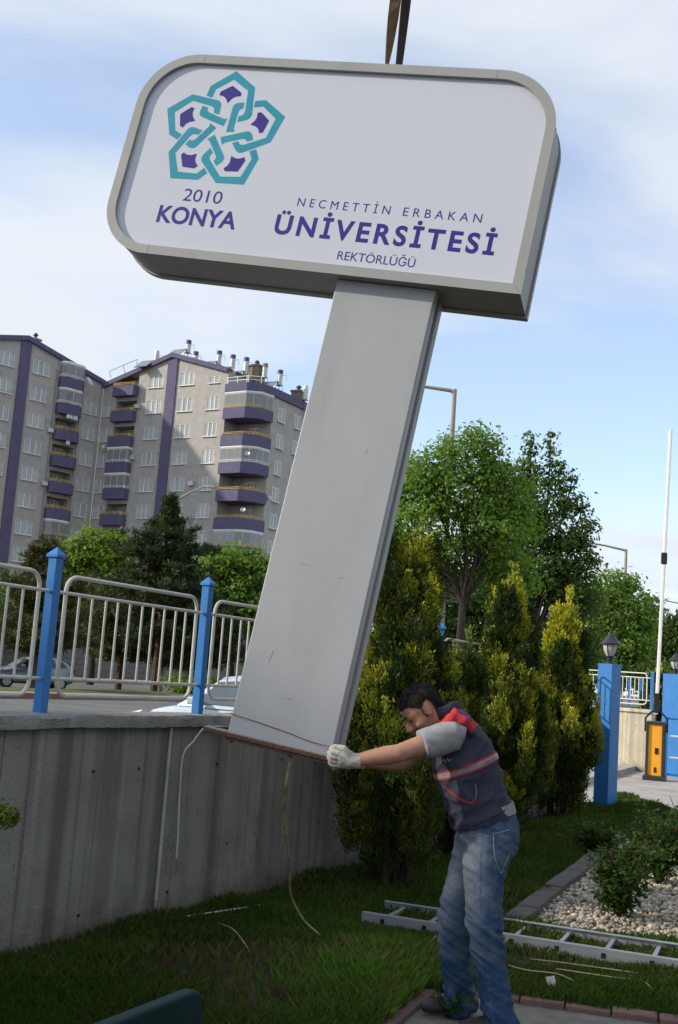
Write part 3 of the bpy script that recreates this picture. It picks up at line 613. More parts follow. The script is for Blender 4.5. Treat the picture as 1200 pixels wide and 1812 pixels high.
def window(root, x, z, w, h, y=0.0, sashes=3, seed=0):
    key = (round(w, 2), round(h, 2), sashes)
    if key not in _win:
        f = MB(); t = 0.07
        for (a, b, c, d) in ((-w/2, w/2, -h/2, -h/2+t), (-w/2, w/2, h/2-t, h/2), (-w/2, -w/2+t, -h/2+t, h/2-t), (w/2-t, w/2, -h/2+t, h/2-t)): f.box(a, b, -0.03, 0.04, c, d)
        for i in range(1, sashes):
            xx = -w/2+w*i/sashes; f.box(xx-0.05, xx+0.05, -0.028, 0.038, -h/2+t, h/2-t)
        f.box(-w/2-0.06, w/2+0.06, -0.22, -0.03, -h/2-0.06, -h/2)
        fm = f.mesh('window'); fm.materials.append(MAT['upvc'])
        pm = MB().add([(-w/2+t, 0.0, -h/2+t), (w/2-t, 0.0, -h/2+t), (w/2-t, 0.0, h/2-t), (-w/2+t, 0.0, h/2-t)], [(0, 1, 2, 3)]).mesh('pane'); pm.materials.append(MAT['glass'])
        cms = []
        for kind in range(4):
            V = []; F = []; n = 40
            spans = [[(0, 1)], [(0, 0.36), (0.64, 1)], [(0, 0.62)], [(0.0, 1)]][kind]
            for a, b in spans:
                s0 = len(V)
                for i in range(n+1):
                    u = a+(b-a)*i/n; xx = -w/2+t+(w-2*t)*u; yy = 0.075+0.018*math.sin(i*1.9)+0.008*math.sin(i*0.7+kind)
                    V += [(xx, yy, -h/2+t+(0.0 if kind != 3 else 0.12*h)), (xx, yy, h/2-t)]
                for i in range(n): F.append((s0+2*i, s0+2*i+2, s0+2*i+3, s0+2*i+1))
            cm = MB().add(V, F).mesh('curtain'); cm.materials.append(MAT['curtain']); cms.append(cm)
        _win[key] = (fm, pm, cms)
    fm, pm, cms = _win[key]
    o = link_obj('window', fm, None, root); o.location = (x, y+0.06, z)
    link_obj('pane', pm, None, o)
    r = random.Random(seed); kd = r.choices((0, 1, 2, 3), (5, 2, 1.6, 2.2))[0]
    link_obj('curtain', cms[kd], None, o)
    return o
def balcony(root, xa, xb, zf, out=1.0, cham=0.35, glazed=False, white_rail=False, door=True, ph=1.0, depth=1.5, extra=None):
    """parapet tray with chamfered corners, rail, optional glazing"""
    P = [(xa, 0.0), (xa, -out+cham), (xa+cham, -out), (xb-cham, -out), (xb, -out+cham), (xb, 0.0)] if extra is None else extra
    th = 0.12
    mb = MB(); n = len(P)
    c = (sum(p[0] for p in P)/n, sum(p[1] for p in P)/n+0.3)
    mb.prism(P, zf-0.22, zf-0.02)
    for i in range(n-1):
        a, b = Vector((P[i][0], P[i][1], 0)), Vector((P[i+1][0], P[i+1][1], 0)); d = (b-a).normalized(); nn = Vector((d.y, -d.x, 0))
        if nn.dot(Vector((c[0], c[1], 0))-a) < 0: nn = -nn
        mb.add([(a.x, a.y, zf-0.02), (b.x, b.y, zf-0.02), (b.x+nn.x*th, b.y+nn.y*th, zf-0.02), (a.x+nn.x*th, a.y+nn.y*th, zf-0.02), (a.x, a.y, zf+ph), (b.x, b.y, zf+ph), (b.x+nn.x*th, b.y+nn.y*th, zf+ph), (a.x+nn.x*th, a.y+nn.y*th, zf+ph)], [(0, 1, 5, 4), (1, 2, 6, 5), (2, 3, 7, 6), (3, 0, 4, 7), (4, 5, 6, 7)])
    o = mb.build('balcony', MAT['violet_wall'], root)
    ins = [(p[0]+(c[0]-p[0])*0.03, p[1]+(c[1]-p[1])*0.06) for p in P]
    r = MB()
    for zz in (zf+ph+0.14, zf+ph+0.30):
        r.tube([(p[0], p[1], zz) for p in ins], 0.035, 5)
    for i in range(n-1):
        for k_ in range(3):
            t = k_/3; q = (ins[i][0]+(ins[i+1][0]-ins[i][0])*t, ins[i][1]+(ins[i+1][1]-ins[i][1])*t); r.tube([(q[0], q[1], zf+ph), (q[0], q[1], zf+ph+0.3)], 0.03, 4)
    r.build('balcony_rail', MAT['white_paint'] if white_rail else MAT['yellow_rail'], o)
    if glazed:
        gz = MB(); z1 = zf+2.80
        for i in range(n-1):
            a, b = ins[i], ins[i+1]; gz.add([(a[0], a[1], zf+ph), (b[0], b[1], zf+ph), (b[0], b[1], z1-0.28), (a[0], a[1], z1-0.28)], [(0, 1, 2, 3)])
        gz.build('balcony_glazing', MAT['glaze'], o)
        hd = MB()
        for i in range(n-1):
            a, b = ins[i], ins[i+1]; hd.tube([(a[0], a[1], z1-0.14), (b[0], b[1], z1-0.14)], 0.17, 4, flat=0.5)
            L = math.dist(a, b); m_ = max(1, int(L/0.75))
            for k_ in range(m_+1):
                t = k_/m_; hd.tube([(a[0]+(b[0]-a[0])*t, a[1]+(b[1]-a[1])*t, zf+ph), (a[0]+(b[0]-a[0])*t, a[1]+(b[1]-a[1])*t, z1-0.2)], 0.02, 4)
        hd.build('glazing_frame', MAT['white_paint'], o)
    return o
def dish(root, loc, az=0.4, r=0.27):
    o = MB().lathe([(0.0, 0.0), (r*0.5, 0.04), (r, 0.16), (r*1.02, 0.16), (r*0.5, 0.01), (0.0, -0.03)], 14).build('satellite_dish', MAT['silver'], root, smooth=True)
    o.matrix_local = Matrix.Translation(loc) @ Matrix.Rotation(az, 4, 'Z') @ Matrix.Rotation(RAD(62), 4, 'X'); return o
def roof_and_body(root, x0, x1, z0, gable, depth, open_left=False):
    ax, az, sl_ = gable
    zl, zr = az-sl_*(ax-x0), az-sl_*(x1-ax)
    b = MB()
    b.add([(x0, 0, z0), (x0, depth, z0), (x0, depth, zl), (x0, 0, zl)], [(0, 1, 2, 3)]); b.add([(x1, 0, z0), (x1, 0, zr), (x1, depth, zr), (x1, depth, z0)], [(0, 1, 2, 3)])
    b.add([(x1, depth, z0), (x1, depth, zr), (ax, depth, az), (x0, depth, zl), (x0, depth, z0)], [(0, 1, 2, 3, 4)])
    b.build('side_wall', MAT['stucco'], root)
    r = MB(); e = 0.0
    for (xa, za, xb, zb) in ((x0-0.2, zl-0.06, ax, az), (ax, az, x1+0.2, zr-0.06)):
        r.add([(xa, -0.3, za+0.02), (xb, -0.3, zb+0.02), (xb, depth, zb+0.02), (xa, depth, za+0.02), (xa, -0.3, za+0.2), (xb, -0.3, zb+0.2), (xb, depth, zb+0.2), (xa, depth, za+0.2)], [(0, 3, 2, 1), (4, 5, 6, 7), (0, 1, 5, 4), (1, 2, 6, 5), (2, 3, 7, 6), (3, 0, 4, 7)])
    ro = r.build('roof', MAT['roof_tile'], root)
    fb = MB()
    for (xa, za, xb, zb) in ((x0, zl, ax, az), (ax, az, x1, zr)):
        fb.add([(xa, -0.36, za-0.32), (xb, -0.36, zb-0.32), (xb, -0.36, zb+0.22), (xa, -0.36, za+0.22), (xa, -0.02, za-0.32), (xb, -0.02, zb-0.32), (xb, -0.02, zb+0.22), (xa, -0.02, za+0.22)], [(0, 1, 2, 3), (0, 4, 5, 1), (3, 2, 6, 7), (0, 3, 7, 4), (1, 5, 6, 2)])
    fb.build('fascia', MAT['violet_wall'], ro)
FH = 3.02
ROWS = [34.1-FH*i for i in range(11)]          # window head heights
# --- gabled block in the middle: local x runs to the right along the front, y into the block
bc = thing('apartment_building', 'grey and violet gabled apartment block with rounded corner balconies, right of its twin', 'building', (-28.68, 130.03, 0), RAD(-30))
cols = [(0.2, 1.85, 2), (6.75, 8.78, 3), (11.15, 13.2, 3), (15.15, 16.85, 3)]
op = []; wl_ = []
for i, zt in enumerate(ROWS):
    for c, (a, b, s_) in enumerate(cols):
        if i == 0 and c == 0: continue
        if i == 0 and c == 3: op.append((15.3, 16.7, zt-1.6, zt-0.75, 0.2)); wl_.append((15.3, 16.7, zt-1.6, zt-0.75, 2)); continue
        op.append((a, b, zt-1.6, zt, 0.2)); wl_.append((a, b, zt-1.6, zt, s_))
    op.append((2.2, 5.25, zt-2.2, zt+0.1 if i else zt+0.2, 1.5))
facade(bc, 0, 17.86, 0, (10.02, 36.2, 0.295), op)
for q, (a, b, c, d, s_) in enumerate(wl_): window(bc, (a+b)/2, (c+d)/2, b-a, d-c, sashes=s_, seed=q)
MB().box(9.40, 10.75, -0.16, 0.02, 0, 35.75).build('violet_stripe', MAT['violet_wall'], bc)
for i, zt in enumerate(ROWS):
    balcony(bc, 2.1, 5.35, zt-2.25, out=0.9, cham=0.12, glazed=i in (3, 4), white_rail=i in (3, 4))
    dz = zt-2.25
    link_obj('balcony_door', _win[(round(2.03, 2), 1.6, 3)][0], None, bc).matrix_local = Matrix.Translation((3.7, 1.44, dz+1.15)) @ Matrix.Diagonal((0.7, 1, 1.35, 1))
roof_and_body(bc, 0, 17.86, 0, (10.02, 36.2, 0.295), 14.0)
# corner part with wrap-around balconies; side front runs back to the right
MB().box(17.862, 22.2, 2.4, 13.5, 0, 31.3).build('corner_wall', MAT['stucco'], bc)
BAYP = [(17.9, 2.4), (17.9, -0.5), (20.9, -0.65), (22.3, 0.35), (22.6, 2.4)]
for i in range(10):
    zf = 28.45-3.03*i
    balcony(bc, 0, 0, zf, glazed=i in (0, 2, 5, 7), white_rail=i in (2,), ph=0.98, extra=BAYP)
    link_obj('balcony_door', _win[(round(2.03, 2), 1.6, 3)][0], None, bc).matrix_local = Matrix.Translation((20.2, 2.34, zf+1.2)) @ Matrix.Diagonal((0.6, 1, 1.35, 1))
cap = MB().prism(BAYP+[(22.6, 13.6), (17.9, 13.6)], 31.25, 32.15).build('roof_slab', MAT['violet_wall'], bc)
rl = MB()
for zz in (32.5, 32.9): rl.tube([(p[0]*0.99+0.2, p[1]+0.25, zz) for p in BAYP[1:4]], 0.05, 5)
for (x, y) in ((18.1, -0.3), (19.4, -0.35), (20.7, -0.4), (20.9, -0.4), (22.0, 0.5)): rl.tube([(x*0.99+0.2, y, 32.1), (x*0.99+0.2, y, 32.9)], 0.05, 5)
rl.build('terrace_rail', MAT['white_paint'], cap)
# right-hand return front (in its own turned frame, still part of the block)
side = MB().box(22.202, 22.4, 2.402, 13.4, 0, 31.2).build('return_wall', MAT['stucco'], bc)
for i in range(10):
    zt = 30.25-2.97*i
    for (y0, y1) in ((3.6, 4.95), (7.0, 8.3)):
        w = window(bc, 0, 0, y1-y0+0.0, 1.55, sashes=2, seed=i*3+int(y0)); w.matrix_local = Matrix.Translation((22.44, (y0+y1)/2, zt-0.78)) @ Matrix.Rotation(math.pi/2, 4, 'Z')
        bpy.data.objects.remove([k_ for k_ in w.children if k_.name.startswith('curtain')][0]) if i % 3 == 1 else None
for k_, i in enumerate((2, 4)): dish(bc, (21.9, -0.9, 28.45-3.03*i+1.7), 0.5)
dish(bc, (22.55, 3.0, 28.45-3.03*3+0.6), 1.2); dish(bc, (5.4, -0.6, 16.2), -0.4); dish(bc, (1.4, -0.4, 25.7), 0.2); dish(bc, (18.0, 0.4, 33.6), 0.3, 0.5)
# --- left-hand twin: x runs to the right and ends at the shared corner
bl = thing('apartment_building', 'grey apartment block at the left edge with a violet stripe under its gable', 'building', (-28.68, 130.03, 0), RAD(46))
cols = [(-2.31, -0.62, 2), (-9.52, -7.42, 3), (-13.9, -11.8, 3), (-20.5, -18.5, 3)]
op = []; wl_ = []
for i, zt in enumerate(ROWS):
    for c, (a, b, s_) in enumerate(cols):
        if i == 0 and c in (0, 3): continue
        op.append((a, b, zt-1.6, zt, 0.2)); wl_.append((a, b, zt-1.6, zt, s_))
    op.append((-6.0, -3.2, zt-2.2, zt+0.1, 1.5)); op.append((-17.6, -14.9, zt-2.2, zt+0.1, 1.5))
facade(bl, -21.2, -0.02, 0, (-10.6, 36.25, 0.25), op)
for q, (a, b, c, d, s_) in enumerate(wl_): window(bl, (a+b)/2, (c+d)/2, b-a, d-c, sashes=s_, seed=q+50)
MB().box(-11.25, -10.0, -0.16, 0.02, 0, 35.85).build('violet_stripe', MAT['violet_wall'], bl)
for i, zt in enumerate(ROWS):
    balcony(bl, -6.15, -3.05, zt-2.25, out=1.05, cham=0.5, glazed=i in (0, 1, 6), white_rail=i in (0, 1))
    balcony(bl, -17.7, -14.8, zt-2.25, out=1.05, cham=0.5)
    link_obj('balcony_door', _win[(round(2.03, 2), 1.6, 3)][0], None, bl).matrix_local = Matrix.Translation((-4.4, 1.44, zt-1.1)) @ Matrix.Diagonal((0.7, 1, 1.35, 1))
roof_and_body(bl, -21.2, -0.02, 0, (-10.6, 36.25, 0.25), 13.0)
MB().tube([(-6.4, -0.15, 0), (-6.4, -0.15, 33.6)], 0.07, 6).build('drain_pipe', MAT['grey_metal'], bl)
MB().tube([(-3.0, -0.15, 0), (-3.0, -0.15, 33.0)], 0.07, 6).build('drain_pipe', MAT['grey_metal'], bl)
dish(bl, (-2.9, -1.2, 32.9), 0.4, 0.5)
# washing and air conditioners
MAT['linen'] = mat('white_linen', (0.7, 0.7, 0.72, 1), (0.55, 0.56, 0.6, 1), 0.9)
for i, (x, z, w) in enumerate(((-5.2, 29.0, 0.8), (-4.3, 29.0, 0.6), (-4.9, 26.0, 0.5))):
    MB().add([(x, -1.0, z), (x+w, -1.0, z), (x+w, -0.98, z-0.8), (x, -0.98, z-0.85)], [(0, 1, 2, 3)]).build('laundry', MAT['linen'], bl).modifiers.new('t', 'SOLIDIFY').thickness = 0.02
for (rt, x, y, z) in ((bc, 5.5, -0.25, 30.4), (bc, 5.5, -0.25, 24.4), (bl, -6.6, -0.25, 26.5), (bl, -6.6, -0.25, 20.4), (bc, 14.2, -0.2, 21.2)):
    MB().box(x-0.34, x+0.34, y-0.15, y+0.25, z-0.24, z+0.24).build('air_conditioner', MAT['silver'], rt, bevel=0.03)
# --- things standing on the roofs
def z3(x, y): return x/2.143, 580+y/2.143
def heater(zx, zy, zb, y, label, cap='violet_cap', panel=True, tilt=0.0):
    top = spot(*z3(zx, zy), y); bot = spot(*z3(zx, zb), y); h = top[2]-bot[2]
    t = thing('solar_water_heater' if panel else 'roof_flue', label, 'water heater' if panel else 'flue', (bot[0], bot[1], bot[2]-1.0), RAD(-30), 'cylinders on the apartment roof')
    r = 0.30
    MB().lathe([(r, 0.9), (r, h+0.55), (r*0.96, h+0.56)], 14).build('tank', MAT['silver'], t, smooth=True)
    if cap: MB().lathe([(r+0.02, h+0.50), (r+0.02, h+0.95), (r*0.8, h+1.0), (0.02, h+1.0)], 14).build('tank_cap', MAT[cap], t, smooth=True)
    else: MB().lathe([(r+0.015, h+0.55), (r*0.8, h+1.0), (0.02, h+1.0)], 14).build('tank_cap', MAT['silver'], t, smooth=True)
    st = MB()
    for (x, y_) in ((-.28, -.28), (.28, -.28), (.28, .28), (-.28, .28)): st.tube([(x, y_, -1.0), (x, y_, 0.95)], 0.03, 4)
    st.box(-.3, .3, -.3, .3, 0.85, 0.9); st.build('stand', MAT['grey_metal'], t)
    if panel:
        M_ = Matrix.Translation((-0.9, -1.0, 0.75)) @ Matrix.Rotation(RAD(38), 4, 'X')
        MB().box(-0.9, 0.9, -0.9, 0.9, -0.04, 0.04, M_).build('collector', MAT['collector'], t)
        MB().tube([(0.3, 0, h+0.3), (0.85, -0.1, h+0.35), (0.95, -0.1, h-0.3)], 0.03, 4).build('pipe', MAT['grey_metal'], t)
    return t
heater(592, 87, 135, 127, 'plain white cylinder heater left of the gable peak', None)
heater(713, 47, 92, 129, 'tallest violet capped cylinder heater above the gable peak')
heater(741, 90, 125, 127, 'small violet capped cylinder just right of the gable peak')
heater(829, 87, 138, 127, 'violet capped cylinder heater third from the gable peak')
heater(880, 102, 160, 126, 'violet capped cylinder heater fourth from the gable peak')
heater(931, 112, 175, 125, 'violet capped cylinder heater beside the tan chimney')
heater(1003, 135, 185, 125, 'rusty capped silver flue right of the tan chimney', 'brick_stack', False)
heater(1060, 160, 215, 125, 'violet capped cylinder heater by the red panel')
heater(1157, 220, 270, 126, 'white flue cylinder nearest the tilted pole', None, False)
def stack(zx, zy, zb, y, w, label):
    top = spot(*z3(zx, zy), y); bot = spot(*z3(zx, zb), y); h = top[2]-bot[2]
    t = thing('chimney', label, 'chimney', (bot[0], bot[1], bot[2]-1.6), RAD(-30), 'chimneys on the apartment roof')
    MB().box(-w/2, w/2, -w/2, w/2, 0, h+1.4).build('stack', MAT['brick_stack'], t); MB().box(-w/2-.1, w/2+.1, -w/2-.1, w/2+.1, h+1.4, h+1.6).build('stack_cap', MAT['brick_stack'], t)
    MB().lathe([(0.16, h+1.6), (0.16, h+1.9), (0.3, h+1.95), (0.28, h+2.15), (0.05, h+2.3)], 10).build('cowl', MAT['dark_metal'], t)
stack(970, 145, 195, 126, 1.5, 'square tan chimney among the roof cylinders')
stack(1130, 240, 270, 127, 1.2, 'low tan chimney at the right end of the roof')
stack(132, 42, 60, 124, 0.9, 'small orange chimney on the left gable')
fr_ = thing('roof_frame', 'thin bare metal frame leaning on the left roof slope', 'frame', tuple(spot(*z3(470, 175), 130)))
a, b, c = [Vector(spot(*z3(*p), 130))-Vector(fr_.location) for p in ((415, 165), (520, 120), (421, 190))]
MB().tube([a, b], 0.04, 4).tube([a, c], 0.04, 4).tube([(a+b)/2, (a+b)/2+Vector((0.4, 0, -1.3))], 0.04, 4).tube([b, b+Vector((0.1, 0, -1.6))], 0.04, 4).build('frame_bars', MAT['grey_metal'], fr_)
# ================================================================== street furniture, cars, barrier, ladder
MAT['lamp_post'] = mat('lamp_post_paint', (0.33, 0.31, 0.27, 1), (0.27, 0.25, 0.21, 1), 0.6, scale=2)
def street_lamp(base, h, armdir, arm, rise, label, r0=0.12, head=True):
    t = thing('street_lamp', label, 'street lamp', base, 0, 'street lamps')
    MB().tube([(0, 0, -0.3), (0, 0, h*0.5), (0, 0, h)], [r0, r0*0.8, r0*0.62], 10).build('post', MAT['lamp_post'], t, smooth=True)
    d = Vector((armdir[0], armdir[1], 0)).normalized(); e = d*arm+Vector((0, 0, h+rise))
    MB().tube([Vector((0, 0, h-0.12)), d*0.12+Vector((0, 0, h-0.05)), d*(arm*0.5)+Vector((0, 0, h+rise*0.5)), e], [r0*0.62, r0*0.55, r0*0.42, r0*0.36], 8).build('arm', MAT['lamp_post'], t, smooth=True)
    M_ = Matrix.Translation(e) @ Matrix.Rotation(math.atan2(d.y, d.x), 4, 'Z')
    hb = MB(); V = []
    for x, w, z0, z1 in ((-0.1, 0.05, -0.03, 0.04), (0.15, 0.12, -0.06, 0.07), (0.5, 0.14, -0.07, 0.06), (0.72, 0.05, -0.03, 0.02)):
        V += [(x, -w, z0), (x, w, z0), (x, w*0.6, z1), (x, -w*0.6, z1)]
    hb.add([M_ @ Vector(p) for p in V], [(i*4+k_, i*4+(k_+1) % 4, i*4+4+(k_+1) % 4, i*4+4+k_) for i in range(3) for k_ in range(4)]+[(3, 2, 1, 0), (12, 13, 14, 15)]).build('lamp_head', MAT['lamp_post'], t)
    return t
street_lamp((3.49, 36, 0), 11.1, (-1, 0.05), 2.6, 0.12, 'tall grey street lamp rising behind the tree next to the sign pole')
street_lamp((18.05, 70, 0), 10.6, (-1, 0.05), 2.6, 0.3, 'distant grey street lamp right of the leafy trees', 0.14)
street_lamp((33.2, 105, 0), 10.3, (-1, 0.05), 2.7, 0.3, 'farthest street lamp, only its arm in at the right edge', 0.14)
street_lamp((-8.96, 62, 0), 10.7, (1, 0.02), 1.45, 0.72, 'street lamp with a raised head in front of the apartment block', 0.12)
# ---------------------------------------------------------------- block wall across the street with painted hoarding
MAT['block'] = mat('grey_blocks', (0.17, 0.16, 0.15, 1), (0.125, 0.12, 0.112, 1), 0.95, scale=1.5, bump=0.4, bscale=8)
bw = thing('block_wall', 'long grey concrete block wall behind the trees across the street', 'wall', street(0, 50), math.atan2(ST[1], ST[0]))
wallb = MB().box(20, 140, 0, 0.3, 0.0, 2.28); wallb.build('wall_body', MAT['block'], bw)
bl_ = None; rd = random.Random(5); nb = 0
for rr in range(5):
    for cc in range(58):
        x = 44+cc*0.62+(0.31 if rr % 2 else 0); nb += 1
        if bl_ is None: bl_ = MB().box(0.015, 0.605, -0.03, -0.001, 0.015, 0.385).build('block', MAT['block'], bw); o = bl_
        else: o = inst(bl_, parent=bw)
        o.location = (x, rd.uniform(-0.012, 0.006), 0.14+rr*0.42)
hr = thing('hoarding', 'faded cream, green and red panels standing along the block wall top', 'hoarding', street(0, 50.0, 2.28), math.atan2(ST[1], ST[0]))
hc = [mat('hoard_%s' % i, c_, None, 0.8) for i, c_ in enumerate([(0.55, 0.5, 0.36, 1), (0.30, 0.48, 0.36, 1), (0.6, 0.55, 0.42, 1), (0.55, 0.28, 0.2, 1), (0.5, 0.47, 0.42, 1)])]
x = 38
while x < 86:
    w = rd.uniform(1.5, 3.4); MB().box(x, x+w-0.05, 0.1, 0.16, 0.0, rd.uniform(0.45, 0.75)).build('panel', hc[rd.randrange(5)], hr); x += w
# ---------------------------------------------------------------- cars
MAT['tyre'] = MAT['black']
MAT['rim'] = mat('alloy_rim', (0.4, 0.4, 0.42, 1), None, 0.35, metal=0.7)
MAT['car_glass'] = mat('dark_car_glass', (0.02, 0.025, 0.03, 1), None, 0.05, spec=0.7)
MAT['headlamp'] = mat('headlamp_glass', (0.6, 0.62, 0.66, 1), (0.4, 0.42, 0.46, 1), 0.1, spec=0.8)
MAT['tail'] = mat('tail_lamp', (0.35, 0.02, 0.02, 1), None, 0.2)
def car(label, loc, heading, paint, glass=None):
    t = thing('parked_car', label, 'car', loc, heading, 'cars on the street')
    # stations along x (front +): x, half width, z low, z shoulder, z top-of-lower-body
    ST_ = [(1.95, 0.55, 0.35, 0.50, 0.58), (1.88, 0.70, 0.24, 0.58, 0.70), (1.6, 0.80, 0.20, 0.70, 0.82), (1.2, 0.835, 0.20, 0.78, 0.92), (0.75, 0.84, 0.20, 0.84, 1.00), (0.0, 0.84, 0.20, 0.88, 0.98), (-0.8, 0.84, 0.20, 0.90, 1.0), (-1.5, 0.82, 0.22, 0.92, 1.02), (-1.85, 0.76, 0.28, 0.92, 1.02), (-1.95, 0.66, 0.36, 0.85, 0.98)]
    V = []; F = []
    for (x, w, a, s_, b) in ST_:
        V += [(x, -w*0.9, a), (x, -w, a+0.14), (x, -w*1.0, (a+s_)/2+0.05), (x, -w*0.97, s_), (x, -w*0.82, b), (x, 0, b+0.03), (x, w*0.82, b), (x, w*0.97, s_), (x, w, (a+s_)/2+0.05), (x, w, a+0.14), (x, w*0.9, a)]
    n = 11
    for i in range(len(ST_)-1):
        for k_ in range(n): F.append((i*n+k_, (i+1)*n+k_, (i+1)*n+(k_+1) % n, i*n+(k_+1) % n))
    F += [tuple(range(n)), tuple((len(ST_)-1)*n+k_ for k_ in range(n-1, -1, -1))]
    body = MB().add(V, F).build('body', paint, t, smooth=True)
    s2 = body.modifiers.new('sub', 'SUBSURF'); s2.levels = 1; s2.render_levels = 2
    # cabin
    RS = [(0.95, 0.66, 0.95), (0.30, 0.60, 1.40), (-0.2, 0.60, 1.475), (-0.9, 0.60, 1.46), (-1.45, 0.58, 1.36), (-1.85, 0.62, 1.0)]
    V = []; F = []
    for (x, w, z) in RS:
        bz = 0.94; bw_ = 0.75
        V += [(x, -bw_ if z > 1.1 else -w, bz), (x, -w, z-0.05 if z > 1.1 else z), (x, -w*0.8, z), (x, w*0.8, z), (x, w, z-0.05 if z > 1.1 else z), (x, bw_ if z > 1.1 else w, bz)]
    for i in range(len(RS)-1):
        for k_ in range(5): F.append((i*6+k_, (i+1)*6+k_, (i+1)*6+k_+1, i*6+k_+1))
    F += [(0, 1, 2, 3, 4, 5), tuple(30+k_ for k_ in (5, 4, 3, 2, 1, 0))]
    MB().add(V, F).build('roof', paint, t, smooth=True)
    gm = glass or MAT['car_glass']
    def gl(name, P, m=gm): MB().add(P, [tuple(range(len(P)))]).build(name, m, t)
    gl('windscreen', [(0.885, -0.60, 1.005), (0.885, 0.60, 1.005), (0.345, 0.52, 1.385), (0.345, -0.52, 1.385)])
    gl('rear_window', [(-1.80, 0.55, 1.06), (-1.80, -0.55, 1.06), (-1.475, -0.5, 1.33), (-1.475, 0.5, 1.33)])
    for s_ in (-1, 1):
        y = lambda z: s_*(0.762-(z-0.94)*0.30)
        for P in ([(0.62, 1.0), (0.28, 1.33), (-0.28, 1.38), (-0.28, 1.0)], [(-0.36, 1.0), (-0.36, 1.38), (-0.88, 1.37), (-1.05, 1.0)], [(-1.15, 1.02), (-1.0, 1.34), (-1.32, 1.27), (-1.55, 1.04)]):
            Q = [(x, y(z), z) for x, z in P]; gl('side_window', Q if s_ < 0 else Q[::-1])
        MB().box(0.48, 0.62, s_*0.90-0.09, s_*0.90+0.09, 0.98, 1.09).build('mirror', paint, t, bevel=0.02)
        hl = [(1.62, s_*0.765, 0.66), (1.84, s_*0.62, 0.62), (1.80, s_*0.60, 0.76), (1.45, s_*0.73, 0.84)]
        MB().add([(a+0.03, b+s_*0.03, c_) for a, b, c_ in hl]+[(a-0.08, b*0.9, c_) for a, b, c_ in hl], [(0, 1, 2, 3), (4, 7, 6, 5), (0, 4, 5, 1), (1, 5, 6, 2), (2, 6, 7, 3), (3, 7, 4, 0)]).build('headlight', MAT['headlamp'], t)
        MB().box(-1.95, -1.86, s_*0.66-0.1, s_*0.66+0.06, 0.75, 1.0).build('tail_light', MAT['tail'], t, bevel=0.02)
        for x in (1.22, -1.25):
            wh = MB().tube([(x, s_*0.70, 0.30), (x, s_*0.845, 0.30)], 0.30, 20).build('wheel', MAT['tyre'], t, bevel=0.02)
            MB().tube([(x, s_*0.84, 0.30), (x, s_*0.853, 0.30)], 0.19, 14).build('rim', MAT['rim'], wh)
        MB().box(-1.0, 1.0, s_*0.842-0.012, s_*0.842+0.012, 0.50, 0.54).build('side_trim', MAT['black'], t)
    MB().box(1.90, 1.975, -0.42, 0.42, 0.50, 0.62).build('grille', MAT['dark_metal'], t, bevel=0.01)
    MB().box(1.90, 1.96, -0.55, 0.55, 0.26, 0.38).build('lower_grille', MAT['black'], t, bevel=0.01)
    MB().box(1.965, 1.985, -0.26, 0.26, 0.40, 0.49).build('number_plate', MAT['white_paint'], t)
    return t
MAT['silver_paint'] = mat('silver_car_paint', (0.22, 0.25, 0.29, 1), None, 0.3, metal=0.5, coat=0.6)
MAT['white_car'] = mat('white_car_paint', (0.52, 0.60, 0.68, 1), None, 0.25, coat=0.8)
cs = spot(50, 1215, 53.0)
car('silver hatchback parked across the street behind the left fence panel', (cs[0], cs[1], -0.03), math.atan2(-0.5, -0.87), MAT['silver_paint'])
cw = spot(402, 1240, 17.6)
car('white car close behind the fence, half hidden by the sign pole', (cw[0]+0.45, cw[1]-0.3, 0.06), math.atan2(-0.34, -0.94)-0.75, MAT['white_car'], mat('sky_pale_windscreen', (0.10, 0.13, 0.15, 1), None, 0.06, spec=0.8))  # sky reflection set into this car's paler glass colour
# ---------------------------------------------------------------- barrier
MAT['orange'] = mat('orange_barrier_paint', (0.88, 0.40, 0.02, 1), (0.82, 0.36, 0.02, 1), 0.4)
MAT['alu'] = mat('aluminium', (0.62, 0.63, 0.64, 1), (0.52, 0.53, 0.54, 1), 0.38, metal=0.55)
bp_ = onz(1161, 1381, -0.02)
ba = thing('barrier_gate', 'orange barrier cabinet with its long white arm raised', 'barrier', (bp_[0], bp_[1]+0.1, -0.02), RAD(-20))
MB().box(-0.14, 0.14, -0.19, 0.19, 0.09, 1.10).build('cabinet', MAT['orange'], ba, bevel=0.01)
for (x, y) in ((-0.155, -0.20), (0.155, -0.20), (-0.155, 0.20), (0.155, 0.20)): MB().box(x-0.026, x+0.026, y-0.026, y+0.026, 0.05, 1.13).build('corner_profile', MAT['dark_metal'], ba, bevel=0.008)
MB().box(-0.185, 0.185, -0.23, 0.23, 1.10, 1.16).build('cabinet_lid', MAT['dark_metal'], ba, bevel=0.02)
MB().box(-0.22, 0.22, -0.26, 0.26, 0.0, 0.09).build('foot_plate', MAT['dark_metal'], ba, bevel=0.008)
MB().box(0.0, 0.065, -0.205, -0.185, 0.52, 0.64).build('lock', MAT['black'], ba, bevel=0.006)
MB().box(-0.01, 0.03, -0.203, -0.188, 0.16, 0.26).build('key_tag', MAT['black'], ba)
MB().tube([(-0.20, -0.12, 0.95), (-0.20, -0.12, 1.22), (-0.08, -0.12, 1.36), (0.08, -0.12, 1.36), (0.22, -0.12, 1.22), (0.22, -0.12, 0.95)], 0.02, 6).build('arm_bracket', MAT['black'], ba)
MB().box(-0.05, 0.055, -0.16, -0.08, 1.33, 1.72).build('arm_holder', MAT['black'], ba, bevel=0.01)
armb = Vector((0.0, -0.12, 1.30)); tp = Vector(spot(1187, 760, bp_[1]+0.3)); tl_ = ba.matrix_basis.inverted() @ tp
